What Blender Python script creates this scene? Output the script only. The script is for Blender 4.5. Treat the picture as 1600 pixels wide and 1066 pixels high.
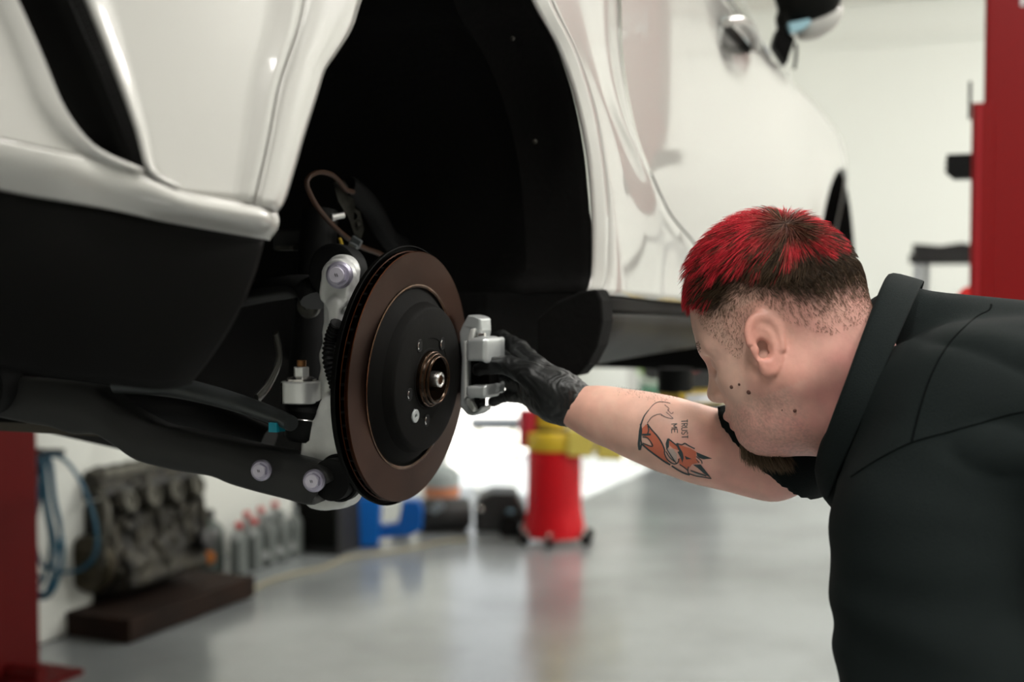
import bpy, bmesh, math, random
import numpy as np
from mathutils import Vector, Matrix, Quaternion
from mathutils.bvhtree import BVHTree
from mathutils.geometry import tessellate_polygon
random.seed(7); RNG = np.random.default_rng(7)
for ob in list(bpy.data.objects): bpy.data.objects.remove(ob)
SC = bpy.context.scene; COL = SC.collection
pi = math.pi

# ------------------------------------------------------------------ camera
FPX = 2000.0; PITCH = math.radians(2.4); CAMZ = 1.5
cam = bpy.data.cameras.new('camera'); camo = bpy.data.objects.new('camera', cam); COL.objects.link(camo)
cam.sensor_width = 36.0; cam.lens = FPX*36/1600
camo.location = (0, 0, CAMZ); camo.rotation_euler = (pi/2-PITCH, 0, 0)
cam.clip_start = .05; cam.clip_end = 200
cam.dof.use_dof = True; cam.dof.focus_distance = 1.50; cam.dof.aperture_fstop = 3.0
SC.camera = camo

# ------------------------------------------------------------------ light
SC.view_settings.view_transform = 'Standard'; SC.view_settings.look = 'None'
SC.view_settings.gamma = 1; SC.view_settings.exposure = 0.45
wd = bpy.data.worlds.new('sky'); SC.world = wd; wd.use_nodes = True
wn = wd.node_tree; bg = wn.nodes['Background']
bg.inputs[0].default_value = (.93, .97, 1.0, 1); bg.inputs[1].default_value = .85
def lamp(kind, name, loc, rot, energy, color=(1, 1, 1), size=1, sy=None):
    l = bpy.data.lights.new(name, kind); o = bpy.data.objects.new(name, l); COL.objects.link(o)
    o.location = loc; o.rotation_euler = rot; l.energy = energy; l.color = color
    if kind == 'AREA':
        l.size = size
        if sy: l.shape = 'RECTANGLE'; l.size_y = sy
    if kind == 'SUN': l.angle = math.radians(.6)
    return o
TH = math.radians(23.5)
D3 = Vector((math.sin(TH), math.cos(TH), 0)); O3 = Vector((math.cos(TH), -math.sin(TH), 0)); Z3 = Vector((0, 0, 1))
def aim(d): return Vector(d).to_track_quat('-Z', 'Y').to_euler()
sun = lamp('SUN', 'sun', (-6, 12, 9), aim(O3*.45 - Z3*1.0 - D3*.12), 14, (1, .97, .9))
# ------------------------------------------------------------------ helpers
CAMP = Vector((0, 0, CAMZ)); FW = Vector((0, math.cos(PITCH), -math.sin(PITCH))); UPV = Vector((0, math.sin(PITCH), math.cos(PITCH)))
def ray(x, y): return FW + Vector((1, 0, 0))*((x-800)/FPX) + UPV*((533-y)/FPX)
def at(x, y, Y):
    r = ray(x, y); return CAMP + r*(Y/r.y)
def floor_at(x, y, z=0.0):
    r = ray(x, y); return CAMP + r*((z-CAMZ)/r.z)
def pix(p):
    q = Vector(p)-CAMP; s = q.dot(FW); return (800+FPX*q.x/s, 533-FPX*q.dot(UPV)/s)
HC = at(636, 588, 1.633)
def car(u, v, w): return HC + D3*u + O3*v + Z3*w
def uvw(p):
    q = Vector(p)-HC; return (q.dot(D3), q.dot(O3), q.z)
def onv(x, y, v):
    r = ray(x, y); return CAMP + r*((v-(CAMP-HC).dot(O3))/r.dot(O3))
def ss(a, b, x):
    t = np.clip((x-a)/(b-a), 0, 1); return t*t*(3-2*t)

def newmat(name, col, rough=.5, metal=0, coat=0, spec=.5, noise=0, nscale=8, bump=0, bscale=40, rvar=0, emit=None, trans=0, col2=None, sub=0, aniso=None):
    m = bpy.data.materials.new(name); m.use_nodes = True; nt = m.node_tree; b = nt.nodes['Principled BSDF']
    b.inputs['Base Color'].default_value = (*col, 1); b.inputs['Roughness'].default_value = rough; b.inputs['Metallic'].default_value = metal
    b.inputs['Coat Weight'].default_value = coat; b.inputs['Coat Roughness'].default_value = .04
    b.inputs['Specular IOR Level'].default_value = spec; b.inputs['Transmission Weight'].default_value = trans
    if sub: b.inputs['Subsurface Weight'].default_value = sub; b.inputs['Subsurface Radius'].default_value = (.01, .004, .002); b.inputs['Subsurface Scale'].default_value = 1
    if emit: b.inputs['Emission Color'].default_value = (*emit[0], 1); b.inputs['Emission Strength'].default_value = emit[1]
    if noise or bump or rvar:
        tc = nt.nodes.new('ShaderNodeTexCoord')
        n = nt.nodes.new('ShaderNodeTexNoise'); n.inputs['Scale'].default_value = nscale; n.inputs['Detail'].default_value = 6
        nt.links.new(tc.outputs['Object'], n.inputs['Vector'])
        if noise:
            mx = nt.nodes.new('ShaderNodeMix'); mx.data_type = 'RGBA'
            c2 = col2 if col2 else tuple(c*(1-noise) for c in col)
            mx.inputs[6].default_value = (*col, 1); mx.inputs[7].default_value = (*c2, 1)
            rp = nt.nodes.new('ShaderNodeMapRange'); rp.inputs[1].default_value = .35; rp.inputs[2].default_value = .65
            nt.links.new(n.outputs[0], rp.inputs[0]); nt.links.new(rp.outputs[0], mx.inputs[0]); nt.links.new(mx.outputs[2], b.inputs['Base Color'])
        if rvar:
            mr = nt.nodes.new('ShaderNodeMapRange'); mr.inputs[3].default_value = rough-rvar; mr.inputs[4].default_value = rough+rvar
            nt.links.new(n.outputs[0], mr.inputs[0]); nt.links.new(mr.outputs[0], b.inputs['Roughness'])
        if bump:
            n2 = nt.nodes.new('ShaderNodeTexNoise'); n2.inputs['Scale'].default_value = bscale; n2.inputs['Detail'].default_value = 4
            nt.links.new(tc.outputs['Object'], n2.inputs['Vector'])
            bp = nt.nodes.new('ShaderNodeBump'); bp.inputs['Strength'].default_value = bump; bp.inputs['Distance'].default_value = .004
            nt.links.new(n2.outputs[0], bp.inputs['Height']); nt.links.new(bp.outputs[0], b.inputs['Normal'])
    return m

RF = {}
def reframe(o, origin, ax):
    """give a part its own axes (local z along ax[2]) without moving it"""
    R = Matrix((ax[0], ax[1], ax[2])).transposed().to_4x4(); W = Matrix.Translation(origin) @ R; o.data.transform(W.inverted())
    o.matrix_basis = Matrix.Translation(-o.parent.location) @ W; RF[o.name] = W.inverted()
def tag(o, label=None, cat=None, group=None, kind=None):
    if label: o['label'] = label
    if cat: o['category'] = cat
    if group: o['group'] = group
    if kind: o['kind'] = kind
    return o
def thing(name, loc, label, cat, group=None):
    o = bpy.data.objects.new(name, None); COL.objects.link(o); o.location = loc; o.empty_display_size = .05
    return tag(o, label, cat, group)
def finish(name, me, mat, parent=None, smooth=True, bevel=0, sub=0, solid=0, local=False, ang=None, sangle=None):
    o = bpy.data.objects.new(name, me); COL.objects.link(o)
    if mat is not None and len(me.materials) == 0: me.materials.append(mat)
    me.polygons.foreach_set('use_smooth', [bool(smooth)]*len(me.polygons))
    if smooth and sangle: me.set_sharp_from_angle(angle=math.radians(sangle))
    if parent is not None:
        o.parent = parent
        if parent.type == 'EMPTY' and not local: o.location = -parent.location
        if parent.name in RF: o.matrix_parent_inverse = RF[parent.name]
    if solid:
        s = o.modifiers.new('solid', 'SOLIDIFY'); s.thickness = solid; s.offset = -1
    if bevel:
        b = o.modifiers.new('bevel', 'BEVEL'); b.width = bevel; b.segments = 2; b.limit_method = 'ANGLE'; b.angle_limit = math.radians(ang or 35); b.harden_normals = False
    if sub:
        s = o.modifiers.new('sub', 'SUBSURF'); s.levels = sub; s.render_levels = sub
    return o
def frame(axis, up=None):
    a = Vector(axis).normalized(); u = Vector(up) if up is not None else (Z3 if abs(a.z) < .9 else Vector((1, 0, 0)))
    x = u.cross(a); x.normalize(); y = a.cross(x)
    return x, y, a
def cr(pts, n, closed=False):
    """Catmull-Rom through pts, n samples evenly by length."""
    P = [Vector(p) for p in pts]
    if len(P) == 2: return [P[0].lerp(P[1], i/(n-1)) for i in range(n)]
    out = []; m = len(P); R = m if closed else m-1
    for i in range(R):
        p0, p1, p2, p3 = (P[(i-1) % m], P[i], P[(i+1) % m], P[(i+2) % m]) if closed else (P[max(i-1, 0)], P[i], P[i+1], P[min(i+2, m-1)])
        for k in range(16):
            t = k/16
            out.append(.5*((2*p1)+(p2-p0)*t+(2*p0-5*p1+4*p2-p3)*t*t+(3*p1-p0-3*p2+p3)*t**3))
    out.append(P[0] if closed else P[-1])
    L = [0]
    for a, b in zip(out, out[1:]): L.append(L[-1]+(b-a).length)
    res = []; j = 0; N = n if closed else n-1
    for i in range(n):
        s = L[-1]*i/N
        while j < len(L)-2 and L[j+1] < s: j += 1
        d = L[j+1]-L[j]; res.append(out[j].lerp(out[j+1], 0 if d < 1e-12 else (s-L[j])/d))
    return res

class MB:
    def __init__(s): s.v = []; s.f = []
    def add(s, vs, fs):
        k = len(s.v); s.v += [Vector(p) for p in vs]; s.f += [tuple(i+k for i in q) for q in fs]; return s
    def box(s, c, size, ax=None):
        X, Y, Zz = ax if ax else (Vector((1, 0, 0)), Vector((0, 1, 0)), Z3); c = Vector(c); a, b, d = [q/2 for q in size]
        vs = [c+X*(i*a)+Y*(j*b)+Zz*(k*d) for i in (-1, 1) for j in (-1, 1) for k in (-1, 1)]
        return s.add(vs, [(0, 1, 3, 2), (4, 6, 7, 5), (0, 4, 5, 1), (2, 3, 7, 6), (0, 2, 6, 4), (1, 5, 7, 3)])
    def lathe(s, prof, o, axis, up=None, n=48, cap0=True, cap1=True, closed=False, a0=0, a1=2*pi):
        """prof: (h along axis, r)."""
        x, y, a = frame(axis, up); o = Vector(o); vs = []; fs = []; full = abs(a1-a0-2*pi) < 1e-6; nn = n if full else n+1
        for h, r in prof:
            for i in range(nn):
                t = a0+(a1-a0)*i/n; vs.append(o+a*h+(x*math.cos(t)+y*math.sin(t))*r)
        m = len(prof); rr = range(m if closed else m-1)
        for j in rr:
            for i in range(n):
                i2 = (i+1) % nn; j2 = (j+1) % m
                fs.append((j*nn+i, j*nn+i2, j2*nn+i2, j2*nn+i))
        if full and not closed:
            if cap0 and prof[0][1] > 1e-6: fs.append(tuple(range(n))[::-1])
            if cap1 and prof[-1][1] > 1e-6: fs.append(tuple((m-1)*nn+i for i in range(n)))
        return s.add(vs, fs)
    def cyl(s, a, b, r, r2=None, n=24, up=None):
        a = Vector(a); b = Vector(b); return s.lathe([(0, r), ((b-a).length, r if r2 is None else r2)], a, b-a, up, n)
    def tube(s, pts, r, n=10, samples=None, closed=False, flat=1.0, up=None):
        P = cr(pts, samples or max(8, 6*len(pts)), closed) if samples != 0 else [Vector(p) for p in pts]
        m = len(P); vs = []; fs = []
        t0 = (P[1]-P[0]).normalized(); x, y, _ = frame(t0, up)
        for i, p in enumerate(P):
            t = (P[(i+1) % m]-P[i-1]) if closed else (P[min(i+1, m-1)]-P[max(i-1, 0)])
            t.normalize(); x = (x-t*x.dot(t)).normalized(); y = t.cross(x)
            rr = r(i/(m-1)) if callable(r) else r
            for k in range(n):
                a = 2*pi*k/n; vs.append(p+x*(rr*math.cos(a))+y*(rr*flat*math.sin(a)))
        for i in range(m if closed else m-1):
            for k in range(n):
                k2 = (k+1) % n; i2 = (i+1) % m; fs.append((i*n+k, i*n+k2, i2*n+k2, i2*n+k))
        if not closed: fs.append(tuple(range(n))[::-1]); fs.append(tuple((m-1)*n+k for k in range(n)))
        return s.add(vs, fs)
    def prism(s, poly, o, ax, h, hole=None):
        """poly in (x,y) of ax, extruded h along ax[2] (from 0 to h)."""
        X, Y, A = ax; o = Vector(o); n = len(poly)
        vs = [o+X*p[0]+Y*p[1] for p in poly]+[o+X*p[0]+Y*p[1]+A*h for p in poly]
        tri = tessellate_polygon([[Vector((p[0], p[1], 0)) for p in poly]])
        fs = [tuple(t) for t in tri]+[tuple(i+n for i in t[::-1]) for t in tri]
        fs += [(i, (i+1) % n, (i+1) % n+n, i+n) for i in range(n)]
        return s.add(vs, fs)
    def loft(s, rows, closed=False, caps=False):
        n = len(rows[0]); vs = [p for r in rows for p in r]; fs = []
        for j in range(len(rows)-1):
            for i in range(n if closed else n-1):
                i2 = (i+1) % n; fs.append((j*n+i, j*n+i2, (j+1)*n+i2, (j+1)*n+i))
        if caps: fs.append(tuple(range(n))[::-1]); fs.append(tuple((len(rows)-1)*n+i for i in range(n)))
        return s.add(vs, fs)
    def sphere(s, c, r, n=20, m=12, ax=None):
        rx, ry, rz = (r, r, r) if not hasattr(r, '__len__') else r
        X, Y, Zz = ax if ax else (Vector((1, 0, 0)), Vector((0, 1, 0)), Z3); c = Vector(c); vs = []; fs = []
        for j in range(m+1):
            a = pi*j/m
            for i in range(n):
                t = 2*pi*i/n; vs.append(c+X*(rx*math.sin(a)*math.cos(t))+Y*(ry*math.sin(a)*math.sin(t))+Zz*(rz*math.cos(a)))
        for j in range(m):
            for i in range(n): fs.append((j*n+i, (j+1)*n+i, (j+1)*n+(i+1) % n, j*n+(i+1) % n))
        return s.add(vs, fs)
    def mesh(s, name, fix=True):
        me = bpy.data.meshes.new(name); me.from_pydata([tuple(p) for p in s.v], [], s.f)
        if fix:
            bm = bmesh.new(); bm.from_mesh(me); bmesh.ops.remove_doubles(bm, verts=bm.verts, dist=1e-6)
            bmesh.ops.recalc_face_normals(bm, faces=bm.faces); bm.to_mesh(me); bm.free()
        me.update(); return me
    def build(s, name, mat, parent=None, smooth=True, sangle=35, **k):
        return finish(name, s.mesh(name), mat, parent, smooth, sangle=sangle, **k)

# ---- signed distance shapes, meshed with sparse surface nets
def A3(p): return np.array(tuple(p), float)
def smin(a, b, k):
    h = np.clip(.5+.5*(b-a)/k, 0, 1); return b+(a-b)*h-k*h*(1-h)
def smax(a, b, k): return -smin(-a, -b, k)
def s_sph(p, c, r): return np.linalg.norm(p-A3(c), axis=1)-r
def s_cap(p, a, b, ra, rb=None):
    a = A3(a); b = A3(b); rb = ra if rb is None else rb; ab = b-a; t = np.clip(((p-a)@ab)/(ab@ab), 0, 1)
    return np.linalg.norm(p-a-t[:, None]*ab, axis=1)-(ra+(rb-ra)*t)
def s_ell(p, c, r, R=None):
    q = p-A3(c)
    if R is not None: q = q@R
    r = np.array(r, float); k = np.linalg.norm(q/r, axis=1); k2 = np.linalg.norm(q/(r*r), axis=1)+1e-9
    return np.where(k < .3, (k-1)*r.min(), k*(k-1)/k2)
def s_box(p, c, hs, R=None, rad=0):
    q = p-A3(c)
    if R is not None: q = q@R
    q = np.abs(q)-(np.array(hs, float)-rad); return np.linalg.norm(np.maximum(q, 0), axis=1)+np.minimum(q.max(axis=1), 0)-rad
def s_cyl(p, a, b, r, rad=0):
    a = A3(a); b = A3(b); ab = b-a; L = np.linalg.norm(ab); ab = ab/L; q = p-(a+ab*L/2); h = q@ab
    d = np.linalg.norm(q-h[:, None]*ab, axis=1); x = np.stack([d-r+rad, np.abs(h)-L/2+rad], 1)
    return np.linalg.norm(np.maximum(x, 0), axis=1)+np.minimum(x.max(axis=1), 0)-rad
def RM(x, y, z): return np.array([A3(x), A3(y), A3(z)]).T
def chain(p, pts, rs, k=None):
    d = None
    for i in range(len(pts)-1):
        q = s_cap(p, pts[i], pts[i+1], rs[i], rs[i+1]); d = q if d is None else (np.minimum(d, q) if not k else smin(d, q, k))
    return d
_E = [(0, 1), (2, 3), (4, 5), (6, 7), (0, 2), (1, 3), (4, 6), (5, 7), (0, 4), (1, 5), (2, 6), (3, 7)]
def snet(name, f, lo, hi, h, blk=20, slack=1.0):
    lo = A3(lo)-h*1.3; hi = A3(hi)+h*1.3; nb = np.ceil((hi-lo)/(h*blk)).astype(int); NX, NY, NZ = (int(q) for q in nb*blk+2)
    bi = np.stack(np.meshgrid(*[np.arange(q) for q in nb], indexing='ij'), -1).reshape(-1, 3)
    cen = lo+(bi+.5)*blk*h; act = np.abs(f(cen)) < blk*h*.5*1.733*1.15*slack+2*h
    g = np.arange(blk+1); G = np.stack(np.meshgrid(g, g, g, indexing='ij'), -1).reshape(-1, 3); gids = []; pos = []; quads = []
    key = lambda c: (c[:, 0].astype(np.int64)*NY+c[:, 1])*NZ+c[:, 2]
    for b in bi[act]:
        base = b*blk; P = lo+(base+G)*h; v = f(P).reshape(blk+1, blk+1, blk+1); s = v < 0
        if s.all() or not s.any(): continue
        cs = [s[i:blk+i, j:blk+j, k:blk+k] for i in (0, 1) for j in (0, 1) for k in (0, 1)]
        cnt = sum(c.astype(int) for c in cs); I = np.argwhere((cnt > 0) & (cnt < 8))
        if len(I):
            off = np.array([(i, j, k) for i in (0, 1) for j in (0, 1) for k in (0, 1)])
            cv = np.stack([v[I[:, 0]+o[0], I[:, 1]+o[1], I[:, 2]+o[2]] for o in off], 1); acc = np.zeros((len(I), 3)); num = np.zeros(len(I))
            for a, c in _E:
                va, vc = cv[:, a], cv[:, c]; m = (va < 0) != (vc < 0); t = np.where(m, va/np.where(m, va-vc, 1), 0)
                acc += m[:, None]*(off[a]+t[:, None]*(off[c]-off[a])); num += m
            pos.append(lo+(base+I+acc/num[:, None])*h); gids.append(key(base+I))
        for ax in range(3):
            sl = [slice(0, blk)]*3; s0 = s[tuple(sl)]; sl2 = list(sl); sl2[ax] = slice(1, blk+1); s1 = s[tuple(sl2)]
            E = np.argwhere(s0 != s1)
            if not len(E): continue
            flip = s0[E[:, 0], E[:, 1], E[:, 2]]; e1 = np.zeros(3, int); e2 = np.zeros(3, int); e1[(ax+1) % 3] = 1; e2[(ax+2) % 3] = 1
            c = base+E; q = np.stack([key(c), key(c-e1), key(c-e1-e2), key(c-e2)], 1); q[~flip] = q[~flip][:, ::-1]; quads.append(q)
    gids = np.concatenate(gids); pos = np.concatenate(pos); quads = np.concatenate(quads); od = np.argsort(gids); gids = gids[od]; pos = pos[od]
    ix = np.clip(np.searchsorted(gids, quads), 0, len(gids)-1); ok = (gids[ix] == quads).all(1); ix = ix[ok]
    me = bpy.data.meshes.new(name); me.vertices.add(len(pos)); me.vertices.foreach_set('co', pos.astype(np.float32).ravel())
    n = len(ix); me.loops.add(n*4); me.loops.foreach_set('vertex_index', ix.astype(np.int32).ravel()); me.polygons.add(n)
    me.polygons.foreach_set('loop_start', np.arange(0, n*4, 4, dtype=np.int32)); me.update(calc_edges=True); me.validate()
    return me
def relax(me, it=2, lam=.5):
    n = len(me.vertices); co = np.empty(n*3, np.float32); me.vertices.foreach_get('co', co); co = co.reshape(-1, 3).astype(float)
    ed = np.empty(len(me.edges)*2, np.int32); me.edges.foreach_get('vertices', ed); ed = ed.reshape(-1, 2); deg = np.bincount(ed.ravel(), minlength=n)[:, None]
    for k in range(it*2):
        acc = np.zeros_like(co); np.add.at(acc, ed[:, 0], co[ed[:, 1]]); np.add.at(acc, ed[:, 1], co[ed[:, 0]])
        co += (acc/np.maximum(deg, 1)-co)*(lam if k % 2 == 0 else -lam*1.04)
    me.vertices.foreach_set('co', co.astype(np.float32).ravel()); me.update(); return me
def vcol(me, name, fn):
    n = len(me.vertices); co = np.empty(n*3, np.float32); me.vertices.foreach_get('co', co); c = fn(co.reshape(-1, 3).astype(float))
    a = me.color_attributes.new(name, 'FLOAT_COLOR', 'POINT'); a.data.foreach_set('color', np.concatenate([c, np.ones((n, 1))], 1).astype(np.float32).ravel())
def noise3(p, s, seed=0):
    """cheap smooth pseudo-noise in [-1,1] from summed sines"""
    r = np.random.default_rng(seed); o = np.zeros(len(p))
    for i in range(5):
        k = r.normal(size=3); k *= s*(.7+.6*r.random())/np.linalg.norm(k); o += np.sin(p@k*2*pi+r.random()*6.28)
    return o/3
def smoothshape(name, f, lo, hi, h, mat, parent=None, it=2, **k):
    return finish(name, relax(snet(name, f, lo, hi, h), it), mat, parent, **k)
def hexpoly(r, n=6, a0=0): return [(r*math.cos(a0+2*pi*i/n), r*math.sin(a0+2*pi*i/n)) for i in range(n)]
# ------------------------------------------------------------------ setting
def rm(a, b, z=0): return O3*a + D3*b + Z3*z
RAX = (O3, D3, Z3)
M = {}
# polished concrete floor with stains
m = newmat('polished_concrete', (.30, .322, .328), .20, noise=.32, nscale=1.3, rvar=.06, bump=.02, bscale=3, spec=1.0)
m.node_tree.nodes['Principled BSDF'].inputs['IOR'].default_value = 1.65
M['floor'] = m
M['wall'] = newmat('painted_drywall', (.66, .67, .63), .6, bump=.03, bscale=60)
M['wallband'] = newmat('painted_band', (.57, .56, .52), .6)
M['ceil'] = newmat('ceiling_paint', (.75, .74, .70), .7)
M['ground'] = newmat('pale_driveway', (.62, .61, .58), .8, noise=.12, nscale=3)
M['white_metal'] = newmat('white_metal', (.75, .75, .73), .4)
def struct(o): o['kind'] = 'structure'; return o
LW, BW, RW, FB = -4.32, 11.36, 5.2, -5.0       # wall planes (across, along) of the hall
ZC = 4.7
struct(MB().box(rm((LW+RW)/2, (FB+BW)/2, -.1), (RW-LW+.4, BW-FB+.4, .2), RAX).build('floor', M['floor'], smooth=False))
struct(MB().box(rm((LW+RW)/2, (FB+BW)/2, ZC+.1), (RW-LW+.4, BW-FB+.4, .2), RAX).build('ceiling', M['ceil'], smooth=False))
OP0, OP1, OPZ = 8.58, 11.1, 3.2               # roller door opening in the left wall
wl = MB().box(rm(LW-.1, (FB+OP0)/2, ZC/2), (.2, OP0-FB, ZC), RAX).box(rm(LW-.1, (OP0+OP1)/2, (OPZ+ZC)/2), (.2, OP1-OP0, ZC-OPZ), RAX).box(rm(LW-.1, (OP1+BW)/2, ZC/2), (.2, BW-OP1, ZC), RAX)
struct(wl.build('wall_left', M['wall'], smooth=False))
wb = struct(MB().box(rm((LW+RW)/2, BW+.1, ZC/2), (RW-LW+.4, .2, ZC), RAX).build('wall_back', M['wall'], smooth=False))
struct(MB().box(rm(RW+.1, (FB+BW)/2, ZC/2), (.2, BW-FB, ZC), RAX).build('wall_right', M['wall'], smooth=False))
struct(MB().box(rm((LW+RW)/2, FB-.1, ZC/2), (RW-LW+.4, .2, ZC), RAX).build('wall_front', M['wall'], smooth=False))
struct(MB().box(rm((LW+RW)/2, BW-.03, 4.02), (RW-LW, .06, .16), RAX).build('trim_1', M['wallband'], smooth=False))
struct(MB().box(rm((LW+RW)/2, BW-.012, 3.6), (RW-LW, .024, .05), RAX).build('trim_2', M['wall'], smooth=False))
struct(MB().box(rm((LW+OP0)/2, BW, 0), (.01, .01, .01), RAX).build('baseboard_back', M['wall'], smooth=False)) if False else None
# door frame of the opening
df = MB()
for b in (OP0+.05, OP1-.05): df.box(rm(LW-.1, b, OPZ/2), (.26, .1, OPZ), RAX)
df.box(rm(LW-.1, (OP0+OP1)/2, OPZ-.05), (.26, OP1-OP0, .1), RAX)
struct(df.build('door_1', M['white_metal'], smooth=False))
struct(MB().box(rm(LW-15.2, 8, -.11), (30, 60, .2), RAX).build('ground', M['ground'], smooth=False))
# white pilaster on the left wall
p0 = floor_at(42, 1006)
struct(MB().box(Vector((p0.x-.12, p0.y+.2, 0))+Z3*ZC/2, (.52, .4, ZC), RAX).build('trim_3', M['wall'], smooth=False, bevel=.02))
# ceiling lights: LED rows, plus a pair added to brighten face and far floor
M['led'] = newmat('led_diffuser', (1, 1, 1), .5, emit=((1, .97, .92), 6))
for a, b, e in ((1.3, -1.0, 26), (.1, -.7, 52), (-.9, 7.4, 60), (1.3, 1.8, 70), (1.3, 4.8, 14), (3.7, .3, 26), (3.7, 3.3, 28), (3.7, 6.5, 150), (1.3, 8.6, 84), (3.7, 9.4, 118)):
    fx = MB().box(rm(a, b, ZC-.04), (.36, 1.3, .08), RAX).build('ceiling_light', M['white_metal'], smooth=False)
    struct(fx)
    lamp('AREA', 'ceiling_lamp', rm(a, b, ZC-.09), (0, 0, -TH), e, (1, .975, .925), .32, 1.25)
# ------------------------------------------------------------------ car
M['paint'] = newmat('white_car_paint', (.47, .458, .432), .28, coat=1.0)
M['trim_black'] = newmat('black_plastic', (.0022, .0021, .0018), .6, bump=.05, bscale=200, spec=.07)
M['gloss_black'] = newmat('gloss_black_plastic', (.005, .005, .0042), .42, spec=.08)
M['felt'] = newmat('arch_liner_felt', (.0035, .0033, .003), .9, spec=.15, bump=.3, bscale=90)
M['arm'] = newmat('black_coated_steel', (.026, .026, .025), .45, bump=.05, bscale=120, rvar=.1, spec=.35)
M['rubber'] = newmat('black_rubber', (.0035, .0035, .0035), .6, spec=.2)
M['alu'] = newmat('cast_aluminium', (.80, .80, .78), .45, metal=.45, noise=.15, nscale=30, bump=.12, bscale=160)
M['machined'] = newmat('machined_aluminium', (.85, .85, .84), .35, metal=.6)
M['bolt'] = newmat('zinc_bolt', (.50, .47, .58), .38, metal=.7)
M['boltlight'] = newmat('bolt_head_face', (.66, .62, .72), .45, metal=.5)
M['rotor'] = newmat('brake_disc_face', (.034, .0105, .0040), .30, metal=1, noise=.25, nscale=14, rvar=.05)
def _aniso():
    nt = M['rotor'].node_tree; b = nt.nodes['Principled BSDF']; t = nt.nodes.new('ShaderNodeTangent'); t.direction_type = 'RADIAL'; t.axis = 'Z'
    b.inputs['Anisotropic'].default_value = .85; nt.links.new(t.outputs[0], b.inputs['Tangent'])
_aniso()
M['iron'] = newmat('dark_cast_iron', (.0034, .0031, .0026), .7, metal=.0, spec=.10, noise=.4, nscale=20, bump=.06, bscale=150)
M['rust'] = newmat('oily_rust', (.10, .045, .02), .25, metal=.7, noise=.6, nscale=60)
M['steel'] = newmat('bright_steel', (.7, .68, .66), .25, metal=1)
M['grime'] = newmat('grimy_metal', (.10, .095, .08), .4, metal=.6, noise=.7, nscale=60)
M['glass'] = newmat('window_glass', (1, 1, 1), .0, trans=1.0)
M['glass'].node_tree.nodes['Principled BSDF'].inputs['IOR'].default_value = 1.1
M['cable'] = newmat('brown_cable', (.06, .025, .012), .5)
M['yellow_cable'] = newmat('yellow_cable', (.5, .33, .02), .5)
M['teal'] = newmat('teal_plastic', (.0, .28, .38), .5)

ACU, ACW, AR = .01, .02, .455
def S(u, w):
    v = .10
    v -= .5*max(0, -u-.42)**2
    v -= .55*max(0, u-2.62)**2
    v -= .030*math.sin(pi*np.clip((u-.55)/2.0, 0, 1))**2
    v -= .035*math.exp(-((w-.12)/.16)**2)*float(ss(.55, .95, u))*float(1-ss(1.9, 2.4, u))
    v -= .5*max(0, w-.66)**2
    r = math.hypot(u-ACU, w-ACW); v += .018*math.exp(-((r-AR)/.12)**2)*float(ss(-.8, -.3, u))
    r2 = math.hypot(u-2.72, w-.05); v += .030*math.exp(-((r2-.42)/.12)**2)
    return v
def onS(x, y, off=0):
    v = .1
    for _ in range(14):
        p = onv(x, y, v+off); u, _v, w = uvw(p); v = .5*v+.5*S(u, w)
    u, _v, w = uvw(p); return (u, w)
CARO = Vector((HC.x, HC.y, 0)) + D3*1.2 - O3*.8
CAR = thing('car', CARO, 'white car raised on the lift with its rear wheel off and brake disc bare', 'car')
def panel(name, A, B, n=36, m=14, mat=None, off=0, parent=CAR, vf=None, px=True, solid=.004, bow=None, **k):
    """surface between two edge curves of the body side; A, B in photo directions or (u,w)"""
    ca = [Vector((*(onS(*q) if px else q), 0)) for q in A]; cb = [Vector((*(onS(*q) if px else q), 0)) for q in B]
    ca = cr(ca, n); cb = cr(cb, n); rows = []
    for j in range(m):
        t = j/(m-1); row = []
        for i in range(n):
            q = ca[i].lerp(cb[i], t); u, w = q.x, q.y
            v = S(u, w)+off
            if vf: v += vf(t, i/(n-1), u, w)
            row.append(car(u, v, w))
        rows.append(row)
    mb = MB().loft(rows)
    return mb.build(name, mat or M['paint'], parent, solid=solid, sangle=60, **k)
# --- rear bumper, left of the black air outlet
seam = [(480, -260), (462, -60), (452, 30), (420, 131), (401, 225), (380, 319)]
panel('rear_bumper', [(-330, -300), (-300, -100), (-260, 60), (-230, 150), (-200, 180)],
      [(-120, -260), (-50, -120), (8, 0), (48, 90), (80, 165), (115, 215), (150, 241), (207, 264)], vf=lambda t, s, u, w: .012*ss(.9, 1.0, t))
panel('rear_quarter_panel', [(0, -260), (60, -120), (112, 0), (160, 118), (192, 205), (208, 262), (228, 282), (262, 296)],
      [(x-2, y) for x, y in seam], m=22, vf=lambda t, s, u, w: .012*(1-ss(0, .10, t))+.010*ss(.86, 1, t))
# air outlet: a recessed dark channel
panel('bumper_air_outlet', [(-120, -260), (-50, -120), (8, 0), (48, 90), (80, 165), (115, 215), (150, 241), (207, 264)],
      [(0, -260), (60, -120), (112, 0), (160, 118), (192, 205), (204, 240), (206, 255), (208, 264)], m=12, mat=M['trim_black'], off=-.001,
      vf=lambda t, s, u, w: -.045*math.sin(pi*t)**.8*(1-.6*s))
# rolled lower lip of the bumper
top_l = [(-200, 178), (-60, 210), (60, 236), (150, 252), (208, 265), (262, 298), (330, 312), (380, 321), (427, 332)]
bot_l = [(-200, 246), (-60, 276), (60, 300), (150, 317), (208, 328), (262, 339), (330, 352), (380, 361), (435, 372)]
panel('bumper_lip', top_l, bot_l, n=60, m=12, vf=lambda t, s, u, w: (.006+.014*float(ss(.45, .7, s)))*(1-.75*float(ss(.9, 1, s)))*math.sin(pi*min(1, t*1.08))-.012*t+.010*(1-t)*float(ss(.5, .3, s)))
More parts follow.
